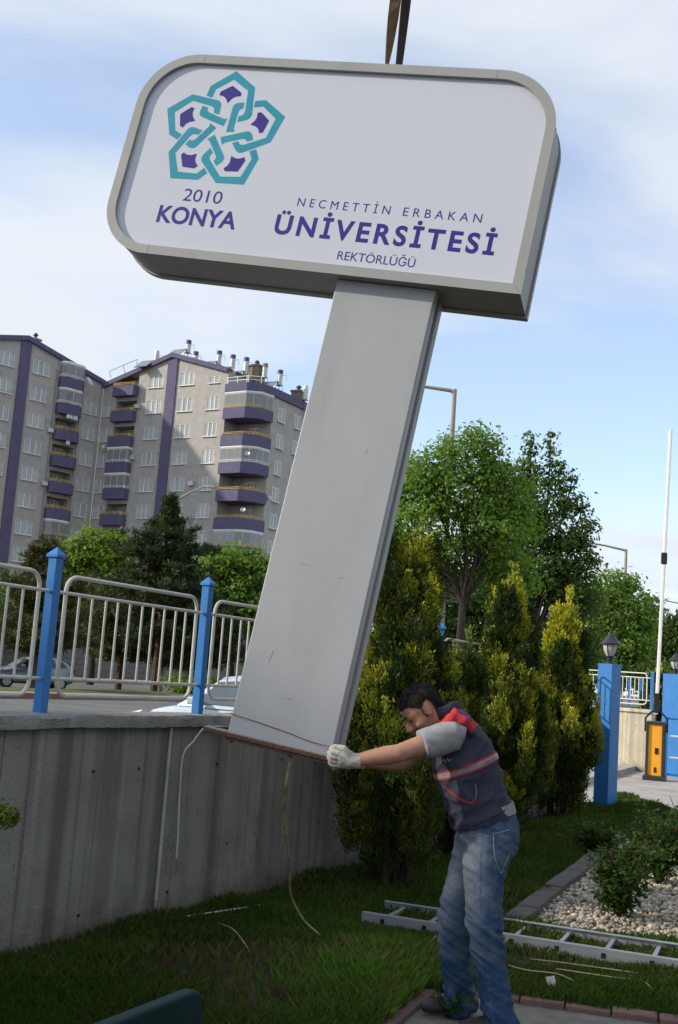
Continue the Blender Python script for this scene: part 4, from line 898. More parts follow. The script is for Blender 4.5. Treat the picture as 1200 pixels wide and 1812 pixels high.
ba_in = Matrix.Rotation(-RAD(-20), 4, 'Z') @ Matrix.Translation(-Vector((bp_[0], bp_[1]+0.1, -0.02))); tl_ = ba_in @ tp
MB().tube([armb, armb+(tl_-armb)*0.5, tl_], 0.036, 8, flat=0.6).build('arm', MAT['white_paint'], ba, smooth=True)
mid = armb+(tl_-armb)*0.535
MB().box(mid.x-0.06, mid.x+0.06, mid.y-0.05, mid.y+0.05, mid.z-0.12, mid.z+0.12).build('arm_joint', MAT['black'], ba, bevel=0.02)
# sliding gate at the right edge
gp = spot(1186, 1370, 23.9)
ga = thing('entrance_gate', 'blue gate with white looped rails right of the orange barrier', 'gate', (gp[0], gp[1], -0.02), RAD(-12))
for z in (0.08, 0.42, 0.86, 1.22): MB().tube([(-0.1, 0, z), (2.4, 0, z)], 0.02, 6).build('gate_rail', MAT['blue'] if z in (0.08, 1.22) else MAT['white_paint'], ga)
for x in (-0.1, 1.2, 2.4): MB().box(x-0.03, x+0.03, -0.03, 0.03, 0, 1.25).build('gate_post', MAT['blue'], ga)
for x in (0.25, 0.85, 1.45): MB().tube(curve_pts([(x, -0.03, 0.3), (x, -0.03, 0.9), (x+0.08, -0.03, 1.0), (x+0.35, -0.03, 1.0), (x+0.43, -0.03, 0.9), (x+0.43, -0.03, 0.3), (x+0.35, -0.03, 0.22), (x+0.08, -0.03, 0.22), (x, -0.03, 0.3)], 4), 0.014, 6).build('gate_loop', MAT['white_paint'], ga)
# ---------------------------------------------------------------- ladder in the grass
MAT['ladder'] = mat('dull_aluminium', (0.40, 0.41, 0.42, 1), (0.32, 0.33, 0.34, 1), 0.42, metal=0.5, scale=5, stretch=(0.3, 6, 6))
la = np.array(onz(640, 1634, 0.02)[:2]); lb = np.array(onz(1200, 1722, 0.02)[:2]); ld = (lb-la)/np.linalg.norm(lb-la)
ldr = thing('ladder', 'aluminium ladder lying flat in the grass behind the man', 'ladder', (la[0], la[1], 0.02), math.atan2(ld[1], ld[0]))
LW = 0.47
for y, nm in ((0, 'side_rail'), (LW, 'side_rail')):
    o = MB(); s_ = 1 if y == 0 else -1
    o.box(0, 4.1, y-0.012, y+0.012, 0.0, 0.075); o.box(0, 4.1, y+s_*0.012, y+s_*0.03, 0.0, 0.006); o.box(0, 4.1, y+s_*0.012, y+s_*0.03, 0.069, 0.075)
    o.build(nm, MAT['ladder'], ldr, bevel=0.0015)
rg = MB().box(-0.014, 0.014, -0.001, LW+0.001, 0.024, 0.052); r0 = None
hl_ = MB().box(-0.014, 0.014, -0.0145, -0.0122, 0.020, 0.050); h0 = None
for i in range(14):
    x = 0.145+0.283*i
    if r0 is None: r0 = rg.build('rung', MAT['ladder'], ldr, bevel=0.002); h0 = hl_.build('rung_socket', MAT['black'], r0); r0.location = (x, 0, 0)
    else: r = inst(r0, loc=(x, 0, 0), parent=ldr); inst(h0, parent=r)
# wires, paper, pipe in the grass
def ground_wire(label, P, r, m, n=8):
    return tag(MB().tube(curve_pts([(p[0], p[1], z) for p, z in P], n), r, 6).build('ground_wire', m, None, smooth=True), label, 'wire', 'loose wires in the grass')
gz = lambda px, py, z=0.055: (onz(px, py, z), z)
ground_wire('pale wire looping over the grass right of the mans legs', [gz(890, 1705), gz(930, 1716), gz(985, 1723), gz(1015, 1735, 0.06)], 0.003, MAT['cable_tan'])
ground_wire('long pale wire curving to a hooked end near the paper scrap', [gz(985, 1714), gz(1050, 1724), gz(1100, 1731), gz(1135, 1735, 0.05), gz(1152, 1748, 0.05), gz(1158, 1762, 0.02)], 0.003, MAT['cable_tan'])
ground_wire('faint pale wire running parallel under the ladder', [gz(940, 1697), gz(1000, 1704), gz(1080, 1715), gz(1130, 1722)], 0.0035, MAT['cable_tan'])
ground_wire('short pale wire sticking out left of the mans knee', [gz(742, 1672, 0.06), gz(760, 1670, 0.07), gz(772, 1655, 0.12)], 0.003, MAT['cable_tan'])
ground_wire('white plastic pipe lying in the grass at the wall foot', [gz(306, 1625, .04), gz(380, 1614, .035), gz(440, 1605, .04), gz(490, 1597, .03)], 0.005, MAT['white_plastic'])
ground_wire('thin dry wire arching over the grass left of the cable', [gz(385, 1633, 0.02), gz(412, 1644, 0.10), gz(435, 1672, 0.08), gz(446, 1692, 0.02)], 0.003, MAT['cable_tan'])
MAT['paper'] = mat('paper', (0.72, 0.72, 0.70, 1), None, 0.8)
pq = onz(970, 1748, 0.03)
pa_ = MB().add([(0, 0, 0), (0.05, 0.01, 0.01), (0.035, 0.02, 0.06), (-0.015, 0.0, 0.055), (0.02, 0.012, 0.03)], [(0, 1, 4), (1, 2, 4), (2, 3, 4), (3, 0, 4)]).build('paper_scrap', MAT['paper'], None)
pa_.location = (pq[0], pq[1], 0.03); pa_.modifiers.new('t', 'SOLIDIFY').thickness = 0.0015
tag(pa_, 'small crumpled white paper scrap on the grass', 'paper')
# bench back at the bottom left
MAT['bench'] = mat('dark_green_bench', (0.006, 0.028, 0.030, 1), (0.005, 0.022, 0.024, 1), 0.6, scale=3, spec=0.15)
b1, b0 = np.array(onz(352, 1744, 0.76)), np.array(onz(150, 1823, 0.76)); bd = (b0-b1)[:2]; bd /= np.linalg.norm(bd)
be = thing('park_bench', 'dark green bench back rising at the bottom left corner', 'bench', (b1[0], b1[1], 0), math.atan2(bd[1], bd[0]))
P = []
for (x, z, r, a0) in ((0.03, 0.735, 0.03, 180), (0, 0, 0, 0)):
    pass
BP = [(1.45, 0.36), (1.45, 0.74), (1.43, 0.76), (0.045, 0.76), (0.022, 0.752), (0.008, 0.735), (0.0, 0.70), (-0.035, 0.36)]
o = MB(); o.prism([(x, z) for x, z in BP], -0.022, 0.022, Matrix(((1, 0, 0, 0), (0, 0, 1, 0), (0, 1, 0, 0), (0, 0, 0, 1)))); o.build('backrest', MAT['bench'], be, bevel=0.010, seg=3)
MB().box(0.0, 1.45, -0.46, -0.03, 0.41, 0.45).build('seat', MAT['bench'], be, bevel=0.01)
for x in (0.12, 1.3):
    MB().box(x-0.025, x+0.025, -0.44, -0.40, -0.02, 0.41).build('leg', MAT['dark_metal'], be); MB().box(x-0.025, x+0.025, -0.06, 0.02, -0.02, 0.409).build('leg', MAT['dark_metal'], be)
# ================================================================== vegetation
MAT['leaf'] = leaf_mat('leaves', 0.5)
MAT['needle'] = leaf_mat('needles', 0.15, tint=(1, 1, 1))
MAT['thuja'] = leaf_mat('thuja_sprays', 0.25)
MAT['grass'] = leaf_mat('grass_blades', 0.30)
MAT['bark'] = mat('bark', (0.040, 0.031, 0.024, 1), (0.022, 0.017, 0.014, 1), 0.95, scale=5, stretch=(3, 3, 0.6), bump=0.8, bscale=14)
MAT['bark_red'] = mat('pine_bark', (0.13, 0.065, 0.04, 1), (0.06, 0.036, 0.027, 1), 0.95, scale=5, stretch=(3, 3, 0.6), bump=0.8, bscale=14)
def unit(v): return v/np.maximum(np.linalg.norm(v, axis=-1, keepdims=True), 1e-9)
def rand_unit(n): return unit(rng.normal(size=(n, 3)))
def leaf_mesh(name, C, A, B, L, W, cols, fold=None):
    """rhombic leaves: centre C, axis A, width axis B"""
    L = np.asarray(L)[:, None]; W = np.asarray(W)[:, None]; n = len(C)
    V = np.stack([C-A*L*0.5, C+B*W*0.5+A*L*0.05, C+A*L*0.5, C-B*W*0.5+A*L*0.05], 1)
    me = raw_mesh(name, V.reshape(-1, 3), np.arange(n*4).reshape(-1, 4))
    set_cols(me, np.repeat(cols, 4, 0)); return me
def pal(n, cs, jitter=0.15):
    """random mix of palette colours"""
    cs = np.array(cs); w = rng.dirichlet(np.ones(len(cs))*0.9, n); c = w@cs
    return np.clip(c*rng.uniform(1-jitter, 1+jitter, (n, 1)), 0.004, 1)
def limb(mb, a, b, r0, r1, n=6, sag=0.0, seed=0):
    a, b = np.array(a, float), np.array(b, float); L = np.linalg.norm(b-a); rd = random.Random(seed)
    P = [a+(b-a)*t + np.array([rd.uniform(-1, 1), rd.uniform(-1, 1), rd.uniform(-.5, .8)])*L*0.05*(0 if t in (0, 1) else 1) for t in (0, 0.3, 0.6, 1)]
    mb.tube([tuple(p) for p in P], [r0, r0*0.75+r1*0.25, r0*0.4+r1*0.6, r1], n)
GREEN = [(0.125, 0.225, 0.032), (0.170, 0.290, 0.042), (0.22, 0.33, 0.055), (0.092, 0.175, 0.028)]
DGREEN = [(0.075, 0.138, 0.028), (0.105, 0.175, 0.036), (0.14, 0.21, 0.045), (0.055, 0.105, 0.024)]
LIME = [(0.15, 0.25, 0.028), (0.20, 0.29, 0.036), (0.12, 0.20, 0.026)]
def broadleaf(label, base, trunk_h, lobes, cols, leaf=0.15, dens=1.0, trunk_r=0.2, seed=0, group='street trees', name='leafy_tree', clump=0.42, split=None):
    """lobes: (centre xyz, radii xyz) ellipsoids the branches grow into"""
    global rng
    rng = np.random.default_rng(seed+100)
    base = np.array(base, float); t = thing(name, label, 'tree', tuple(base), 0, group)
    tb = MB(); top = base*0+np.array([0, 0, trunk_h]); fork = top
    tb.tube([(0, 0, -0.2), (0.03, 0, trunk_h*0.35), (-0.03, 0.02, trunk_h*0.7), tuple(top)], [trunk_r*1.25, trunk_r, trunk_r*0.88, trunk_r*0.8], 9)
    C = []; cl = []; NRM = []
    for i, (c, r) in enumerate(lobes):
        c = np.array(c, float)-base; r = np.array(r, float)
        st_ = fork if c[2] > trunk_h else np.array([0, 0, max(0.5, c[2]*0.7)])
        limb(tb, st_*1.0, c*np.array([1, 1, 1])-np.array([0, 0, r[2]*0.25]), trunk_r*0.34, trunk_r*0.12, 6, seed=seed*31+i)
        cl_ = min(clump, 0.55*min(r[0], r[2])); K = max(6, int(4.6*(r[0]*r[1]*r[2])**(2/3)/cl_**2))
        d = rand_unit(K); rad = rng.uniform(0.35, 1.0, (K, 1))**0.5
        cc = c+d*rad*r
        for q in range(min(K, 9)):
            limb(tb, c-np.array([0, 0, r[2]*0.25]), cc[q], trunk_r*0.14, trunk_r*0.035, 4, seed=seed*77+i*13+q)
        m = int(dens*66*(cl_/0.42)**2*(0.15/leaf)**1.6)
        cnt = rng.poisson(m, K)
        idx = np.repeat(np.arange(K), cnt)
        off = rng.normal(size=(len(idx), 3))*cl_*np.array([0.70, 0.70, 0.46])
        C.append(cc[idx]+off); tone = rng.uniform(0.78, 1.18, K)
        cl.append(pal(len(idx), cols)*tone[idx][:, None]); NRM.append(unit(d[idx]*0.5+off/cl_*0.5+np.array([0, 0, 0.45])))
    C = np.concatenate(C); cl = np.concatenate(cl); NRM = np.concatenate(NRM); n = len(C)
    Nn = unit(NRM+rand_unit(n)*0.75); A = unit(np.cross(Nn, rand_unit(n))); B = np.cross(Nn, A)
    me = leaf_mesh('crown', C, A, B, leaf*rng.uniform(0.7, 1.35, n), leaf*0.62*rng.uniform(0.7, 1.3, n), cl)
    link_obj('crown', me, MAT['leaf'], t)
    tb.build('trunk', MAT['bark'], t, smooth=True)
    return t
def lobe(px, py, y, rx, rz, ry=None):
    """ellipsoid y metres ahead; radii in photograph pixels turned into metres at that distance"""
    p = spot(px, py, y); k_ = y/2000.0
    return (p, (rx*k_, (ry or rx*0.9)*k_, rz*k_))
# trees over the street, right of the sign
D = 34
b = spot(823, 1000, D)
broadleaf('fresh green tree with dark forked trunk, right beside the sign pole', (b[0], D, 0), 4.0, [lobe(830, 800, D, 55, 40), lobe(775, 830, D, 55, 45), lobe(745, 890, D, 52, 50), lobe(810, 880, D, 60, 50), lobe(862, 840, D, 34, 40), lobe(760, 950, D, 55, 40), lobe(700, 920, D+1, 45, 60), lobe(870, 930, D, 55, 48), lobe(690, 990, D+1.5, 60, 45), lobe(880, 985, D+1, 40, 30), lobe(725, 850, D+1, 30, 36), lobe(895, 885, D+0.5, 45, 50), lobe(885, 850, D+0.5, 30, 35), lobe(845, 985, D+1, 55, 45), lobe(770, 1010, D+1.5, 60, 45), lobe(905, 930, D+1, 45, 45), lobe(720, 1040, D+2, 60, 45), lobe(890, 1030, D+2, 60, 45)], GREEN, leaf=0.14, dens=1.5, trunk_r=0.14, seed=1, clump=0.38)
D = 44
b = spot(945, 1060, D)
broadleaf('dark green tree with two thin leafy spires on top', (b[0], D, 0), 3.4, [lobe(940, 790, D, 15, 36), lobe(934, 840, D, 24, 34), lobe(975, 785, D, 12, 28), lobe(978, 835, D, 24, 40), lobe(952, 880, D, 40, 38), lobe(1000, 885, D, 28, 30), lobe(1012, 850, D, 10, 18), lobe(1030, 900, D, 12, 12), lobe(930, 930, D, 58, 48), lobe(990, 945, D, 52, 44), lobe(1035, 945, D, 22, 28), lobe(1020, 985, D, 36, 30), lobe(950, 1000, D, 70, 45), lobe(900, 900, D-1, 45, 45), lobe(905, 960, D-0.5, 50, 45), lobe(1000, 1030, D, 55, 40), lobe(1050, 990, D, 14, 14)], DGREEN, leaf=0.18, dens=1.1, trunk_r=0.2, seed=2)
D = 41.5
b = spot(700, 1060, D)
broadleaf('low dark tree filling the gap behind the golden conifers', (b[0]+1.2, D+3, 0), 2.2, [lobe(720, 1060, D+3, 60, 60), lobe(800, 1080, D+4, 60, 60), lobe(870, 1060, D+4, 70, 60), lobe(950, 1085, D+4, 70, 70), lobe(1020, 1070, D+4, 50, 60), lobe(900, 1140, D+4, 90, 40), lobe(760, 1150, D+4, 90, 40), lobe(1010, 1150, D+4, 70, 40), lobe(850, 1110, D+4.5, 70, 50), lobe(830, 1040, D+5, 60, 45), lobe(740, 1110, D+4.5, 60, 50), lobe(900, 1180, D+5, 90, 30), lobe(780, 1185, D+5, 90, 30)], DGREEN, leaf=0.2, dens=1.2, trunk_r=0.2, seed=3)
D = 62
b = spot(1095, 1100, D)
broadleaf('mid green round tree under the distant street lamp', (b[0], D, 0), 2.6, [lobe(1080, 1040, D, 40, 34), lobe(1115, 1060, D, 36, 36), lobe(1060, 1080, D, 45, 45), lobe(1110, 1110, D, 55, 45), lobe(1045, 1120, D, 55, 45), lobe(1080, 1150, D, 70, 40), lobe(1140, 1110, D, 28, 40), lobe(1060, 1185, D, 60, 35), lobe(1120, 1185, D, 60, 35)], GREEN, leaf=0.22, dens=1.2, trunk_r=0.2, seed=4)
D = 75
b = spot(1165, 1130, D)
broadleaf('bluish green tree at the right edge behind the raised barrier arm', (b[0], D, 0), 2.2, [lobe(1150, 1090, D, 30, 34), lobe(1180, 1120, D, 34, 30), lobe(1140, 1140, D, 45, 40), lobe(1200, 1125, D, 36, 34), lobe(1190, 1160, D, 45, 30), lobe(1228, 1105, D, 35, 30), lobe(1150, 1190, D, 60, 35), lobe(1210, 1195, D, 60, 35)], DGREEN, leaf=0.25, dens=1.2, trunk_r=0.2, seed=5)
# trees over the street, left
D = 68
b = spot(165, 1150, D)
broadleaf('bright green tree between the pine and the left fence post', (b[0], D, 0), 3.0, [lobe(165, 965, D, 46, 28), lobe(130, 985, D, 40, 28), lobe(205, 975, D, 40, 30), lobe(175, 1000, D, 60, 36), lobe(110, 1015, D, 45, 35), lobe(150, 1050, D, 60, 36), lobe(95, 1060, D, 50, 36), lobe(205, 1060, D, 40, 40)], LIME, leaf=0.26, dens=1.2, trunk_r=0.2, seed=6)
D = 66
b = spot(412, 1150, D)
broadleaf('bright topped green tree just left of the sign pole', (b[0], D, 0), 2.8, [lobe(385, 1000, D, 48, 30), lobe(430, 995, D, 46, 28), lobe(470, 1005, D, 40, 28), lobe(410, 1035, D, 60, 40), lobe(460, 1045, D, 55, 40), lobe(370, 1060, D, 45, 45), lobe(420, 1085, D, 60, 40), lobe(480, 1090, D, 60, 40)], GREEN, leaf=0.26, dens=1.2, trunk_r=0.2, seed=7)
D = 60
def pine(label, base, h, prof, seed, cols, tuft=0.34, dens=1.0, trunk='bark_red', name='pine_tree'):
    """whorled branches; prof(t) gives the reach in metres at height fraction t"""
    global rng
    rng = np.random.default_rng(seed); rd = random.Random(seed)
    t = thing(name, label, 'tree', tuple(base), 0, 'street trees'); tb = MB()
    tb.tube([(0, 0, -0.2), (0.05, 0, h*0.3), (-0.05, 0.03, h*0.7), (0, 0, h*0.97)], [0.2, 0.16, 0.09, 0.02], 8)
    C = []
    z = h*0.22
    while z < h*0.985:
        k_ = rd.randint(4, 6); a0 = rd.uniform(0, 6.28)
        for i in range(k_):
            an = a0+i*6.283/k_+rd.uniform(-.35, .35); L = prof(z/h)*rd.uniform(0.65, 1.15)
            e = np.array([math.cos(an)*L, math.sin(an)*L, z+L*rd.uniform(0.0, 0.32)]); s_ = np.array([0, 0, z])
            tb.tube([tuple(s_), tuple((s_+e)/2+np.array([0, 0, -0.05*L])), tuple(e)], [0.045, 0.03, 0.012], 4)
            m = max(3, int(L/0.22))
            for q in range(m):
                f = 0.28+0.72*(q+0.5)/m; p = s_+(e-s_)*f
                for w in range(2):
                    C.append(p+np.array([rd.gauss(0, 0.16*L), rd.gauss(0, 0.16*L), rd.gauss(0.02, 0.10)])*(0.4+0.6*f))
        z += h*rd.uniform(0.032, 0.05)
    C.append(np.array([0, 0, h*0.98])); C = np.array(C)
    m = int(26*dens); idx = np.repeat(np.arange(len(C)), m); n = len(idx)
    A = unit(rand_unit(n)+np.array([0, 0, 0.55])); c = C[idx]+A*tuft*0.5+rng.normal(size=(n, 3))*0.05
    B = unit(np.cross(A, rand_unit(n)))
    tone = rng.uniform(0.7, 1.25, len(C))
    me = leaf_mesh('crown', c, A, B, tuft*rng.uniform(0.7, 1.2, n), np.full(n, 0.05), pal(n, cols)*tone[idx][:, None])
    link_obj('crown', me, MAT['needle'], t); tb.build('trunk', MAT[trunk], t, smooth=True); return t
PINE = [(0.022, 0.042, 0.014), (0.038, 0.062, 0.018), (0.055, 0.075, 0.022)]
OLIVE = [(0.075, 0.085, 0.022), (0.10, 0.10, 0.028), (0.050, 0.066, 0.018)]
b = spot(283, 1100, 58)
pine('dark green pine in front of the apartment blocks', (b[0], 58, 0.1), 10.2, lambda t: 3.6*min(1, (1.01-t)*2.1)*(0.8+0.2*math.sin(t*19)), 11, PINE, dens=1.1)
b = spot(45, 1150, 50)
pine('olive green pine at the left edge behind the fence', (b[0]+0.4, 50, 0.1), 6.6, lambda t: 2.3*min(1, (1.05-t)*2.2)*(0.8+0.2*math.sin(t*23)), 12, OLIVE, dens=1.0)
b = spot(215, 1150, 62)
pine('olive pine low between the bright tree and the dark pine', (b[0], 62, 0.1), 6.6, lambda t: 2.6*min(1, (1.05-t)*2.2), 13, OLIVE[:2]+PINE[1:], dens=0.9)
b = spot(340, 1150, 60)
pine('shaded dark pine behind the second fence post', (b[0], 60, 0.1), 5.6, lambda t: 2.6*min(1, (1.05-t)*2.2), 14, PINE, dens=0.9)
D = 80
b = spot(60, 1150, D)
broadleaf('dim green tree far behind the silver car', (b[0], D, 0), 2.4, [lobe(30, 1050, D, 50, 40), lobe(80, 1075, D, 50, 40), lobe(20, 1095, D, 45, 30), lobe(110, 1100, D, 50, 30)], DGREEN, leaf=0.3, dens=0.7, trunk_r=0.2, seed=9)
# unseen trees placed for light: left ones shade the garden, right ones block sky
def far_tree(x, y, hh, seed, label, group, cols=GREEN, w=1.0):
    broadleaf(label, (x, y, 0), 2.2, [((x, y, hh-1.6), (1.9*w, 2.0*w, 1.6)), ((x+0.6, y+1.2, hh-3.3), (2.2*w, 2.1*w, 1.8)), ((x-0.6, y-1.2, hh-3.2), (2.2*w, 2.1*w, 1.8)), ((x, y-1.5, hh-5.1), (2.1*w, 2.0*w, 1.7)), ((x, y+1.5, hh-5.3), (2.1*w, 2.0*w, 1.7)), ((x, y, max(2.6, hh-7.2)), (2.0*w, 2.6*w, 1.4)), ((x, y-1.0, max(2.4, hh-9.2)), (2.2*w, 2.4*w, 1.6)), ((x, y+1.2, max(2.2, hh-10.8)), (2.2*w, 2.4*w, 1.6)), ((x, y, 2.4), (2.0*w, 2.6*w, 1.2))], cols, leaf=0.42, dens=1.0, trunk_r=0.2, seed=seed, group=group)
for i, (x, y, hh) in enumerate([(-24.5, 3.2, 14.3), (-25.5, 6.6, 14.1), (-24.8, -0.8, 14.3)]):
    far_tree(x, y, hh, 20+i, 'unseen leafy tree added left of the view to shade the garden', 'unseen shade trees on the left')
for i, (x, y, hh) in enumerate([(11.5, 4.0, 9.5), (12, -2, 10), (13, 9.5, 9.0)]):
    far_tree(x, y, hh, 60+i, 'unseen dark tree added right of the view to dim the sky light', 'unseen trees dimming the right side', DGREEN, 1.15)
# ---------------------------------------------------------------- golden thujas along the wall
GOLD = np.array([0.50, 0.47, 0.030]); MIDG = np.array([0.080, 0.140, 0.018]); DARKG = np.array([0.026, 0.048, 0.012])
def thuja(label, base, h, rmax, seed, n_spray=2600, gold=1.0, low=0.10, lean=(0, 0), peaks=2, leafl=0.055, group='golden conifers along the wall', per=13, stems=6, plumes=110):
    """upright conifer: a crowd of spindle-shaped plumes on a pointed envelope, golden new growth at their tips, more gold towards sunlit tops"""
    global rng
    rng = np.random.default_rng(seed); rd = random.Random(seed)
    t = thing('conifer_bush', label, 'conifer', tuple(base), 0, group)
    def env(f): return rmax*min(1.0, 1.58*max(0, 1-f)**1.28)*min(1, 0.62+1.9*f)
    pk = [(lean[0], lean[1], 1.0)]
    for i in range(peaks-1):
        a = rd.uniform(0, 6.28); q = rd.uniform(0.25, 0.45)*rmax; pk.append((math.cos(a)*q+lean[0]*0.6, math.sin(a)*q*0.5, rd.uniform(0.76, 0.93)))
    PL = []
    for (x, y, f) in pk:                                    # leaders
        for k_ in range(3): PL.append((x*(1.0-0.12*k_)+rd.gauss(0, 0.02), y*(1.0-0.1*k_)+rd.gauss(0, 0.02), f*h-0.58-0.28*k_, 0.60+0.05*k_, (0.030+0.021*k_)*(rmax/0.5), 0.02*rd.gauss(0, 1), 0.0, 1.0))
    for i in range(plumes):
        f = low+(0.82-low)*rd.random()**0.9; a = i*2.39996+rd.uniform(-.4, .4); R_ = env((f-low)/(1-low))
        q = R_*(0.50+0.42*rd.random()); L = h*rd.uniform(0.10, 0.17)*(1.15-0.5*f)
        PL.append((math.cos(a)*q+lean[0]*f, math.sin(a)*q+lean[1]*f, f*h-L*0.25, L*1.25, rd.uniform(0.050, 0.090)*(rmax/0.5)*(1.12-0.5*f), math.cos(a)*0.07, math.sin(a)*0.07, 1.0))
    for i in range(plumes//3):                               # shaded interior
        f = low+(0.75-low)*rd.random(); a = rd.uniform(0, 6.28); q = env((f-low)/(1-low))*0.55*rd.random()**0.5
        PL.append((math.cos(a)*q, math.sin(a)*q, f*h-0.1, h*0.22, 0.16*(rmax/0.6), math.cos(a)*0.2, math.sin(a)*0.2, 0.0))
    PL = np.array(PL); w = PL[:, 3]*PL[:, 4]; w = w/w.sum()
    k_ = rng.choice(len(PL), n_spray, p=w); Q = PL[k_]
    u = rng.uniform(0, 1, n_spray)**0.9; rad = Q[:, 4]*np.sin(np.pi*np.clip(0.12+0.88*u, 0, 1)**0.75)**0.9
    an = rng.uniform(0, 2*np.pi, n_spray); rr = rad*rng.uniform(0.1, 1, n_spray)**0.5
    P = np.stack([Q[:, 0]+Q[:, 5]*u*Q[:, 3]+np.cos(an)*rr, Q[:, 1]+Q[:, 6]*u*Q[:, 3]+np.sin(an)*rr, Q[:, 2]+u*Q[:, 3]], -1)
    Ax = unit(np.stack([Q[:, 5]+np.cos(an)*0.30, Q[:, 6]+np.sin(an)*0.30, np.ones(n_spray)], -1)+rng.normal(size=(n_spray, 3))*0.16)
    Pl = unit(np.cross(Ax, rand_unit(n_spray))); SL = rng.uniform(0.07, 0.15, n_spray)*(leafl/0.045)**0.5
    P[:, 2] -= SL*0.5; P[:, 2] = np.maximum(P[:, 2], low*h*0.55)
    f = np.linspace(0.05, 1, per); sgn = np.where(np.arange(per) % 2, 1, -1)*np.where(np.arange(per) == per-1, 0, 1)
    ctr = P[:, None, :]+Ax[:, None, :]*(f[None, :, None]*SL[:, None, None])+Pl[:, None, :]*(sgn*np.sin(np.pi*f*0.9+0.1)*0.26)[None, :, None]*SL[:, None, None]
    dirs = unit(Ax[:, None, :]+Pl[:, None, :]*(sgn*0.7)[None, :, None]+rng.normal(size=(n_spray, per, 3))*0.2)
    n = n_spray*per; C = (ctr+rng.normal(size=ctr.shape)*0.006).reshape(-1, 3); A = dirs.reshape(-1, 3)
    N = unit(np.cross(Ax, Pl)); B = unit(np.cross(np.repeat(N, per, 0)+rng.normal(size=(n, 3))*0.35, A))
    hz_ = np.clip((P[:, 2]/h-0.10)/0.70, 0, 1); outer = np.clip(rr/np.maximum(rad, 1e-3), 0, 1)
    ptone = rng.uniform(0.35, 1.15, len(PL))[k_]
    g_ = np.clip((0.25+0.75*u)*(0.45+0.55*outer)*(0.48+0.52*hz_)*ptone*Q[:, 7], 0, 1)*gold  # new growth is gold; the rise with height colours in sunlit tops
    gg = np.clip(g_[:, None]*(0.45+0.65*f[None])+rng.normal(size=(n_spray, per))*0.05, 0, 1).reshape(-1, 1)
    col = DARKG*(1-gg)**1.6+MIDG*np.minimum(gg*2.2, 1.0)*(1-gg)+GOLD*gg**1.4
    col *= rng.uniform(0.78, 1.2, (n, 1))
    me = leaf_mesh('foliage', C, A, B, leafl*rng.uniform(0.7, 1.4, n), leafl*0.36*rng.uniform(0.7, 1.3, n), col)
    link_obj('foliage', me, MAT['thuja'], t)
    tb = MB()
    for i in range(stems):
        a = i*2.1+0.3; q = 0.10*rmax+0.015*i; tb.tube([(math.cos(a)*q, math.sin(a)*q, -0.05), (math.cos(a)*q*1.6, math.sin(a)*q*1.6, h*0.2), (math.cos(a)*rmax*0.3, math.sin(a)*rmax*0.3, h*0.45), (lean[0]*0.6, lean[1]*0.6, h*0.8)], [0.024, 0.019, 0.012, 0.004], 6)
    for i in range(20):
        a = i*0.9; z0 = h*rd.uniform(0.04, 0.22); tb.tube([(0, 0, z0), (math.cos(a)*rmax*0.6, math.sin(a)*rmax*0.6, z0+h*0.12)], [0.010, 0.003], 4)
    tb.build('stems', MAT['bark'], t); return t
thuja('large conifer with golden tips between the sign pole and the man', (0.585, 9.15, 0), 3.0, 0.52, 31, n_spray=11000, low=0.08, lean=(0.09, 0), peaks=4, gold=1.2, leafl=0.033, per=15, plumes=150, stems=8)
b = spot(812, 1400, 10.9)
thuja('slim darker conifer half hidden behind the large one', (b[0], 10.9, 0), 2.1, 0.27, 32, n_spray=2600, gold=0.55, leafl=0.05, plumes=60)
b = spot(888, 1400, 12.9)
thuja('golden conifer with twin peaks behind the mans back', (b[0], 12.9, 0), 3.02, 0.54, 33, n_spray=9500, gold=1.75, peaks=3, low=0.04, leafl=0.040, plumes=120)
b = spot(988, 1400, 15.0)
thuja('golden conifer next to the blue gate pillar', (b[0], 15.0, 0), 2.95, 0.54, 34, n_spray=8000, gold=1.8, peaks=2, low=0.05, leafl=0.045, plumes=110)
b = spot(1163, 1200, 29.5)
thuja('small far golden conifer behind the raised barrier arm', (b[0], 29.5, 0), 2.45, 0.55, 35, n_spray=2400, gold=1.3, peaks=2, leafl=0.09, plumes=60)
tip = spot(20, 1450, 4.3)
tw = thuja('green conifer twig poking in at the left edge before the wall', (tip[0]-0.62, 4.3, 0), 1.2, 0.36, 36, n_spray=2600, gold=0.55, peaks=2, leafl=0.028, group='garden shrubs', low=0.05, per=15, plumes=60)
rng = np.random.default_rng(361); n = 900
tl0 = np.array([0.62, 0.0, tip[2]]); u = rng.uniform(0, 1, n); C = tl0+np.stack([-0.14+0.155*u, rng.normal(size=n)*0.035, rng.normal(size=n)*0.020*(1.15-u*0.5)+0.02*np.sin(u*3)], -1)
A = unit(np.stack([0.6+0*u, rng.normal(size=n)*0.5, 0.5+rng.normal(size=n)*0.4], -1)); B = unit(np.cross(A, rand_unit(n)))
link_obj('twig_foliage', leaf_mesh('twig_foliage', C, A, B, 0.030*rng.uniform(0.7, 1.3, n), 0.010*rng.uniform(0.7, 1.3, n), pal(n, [(0.10, 0.16, 0.02), (0.16, 0.20, 0.025), (0.05, 0.09, 0.014)])), MAT['thuja'], tw)
MB().tube([(0.1, 0, 0.85), (0.35, 0, tip[2]-0.06), (0.60, 0, tip[2])], [0.008, 0.006, 0.002], 5).build('twig', MAT['bark'], tw)
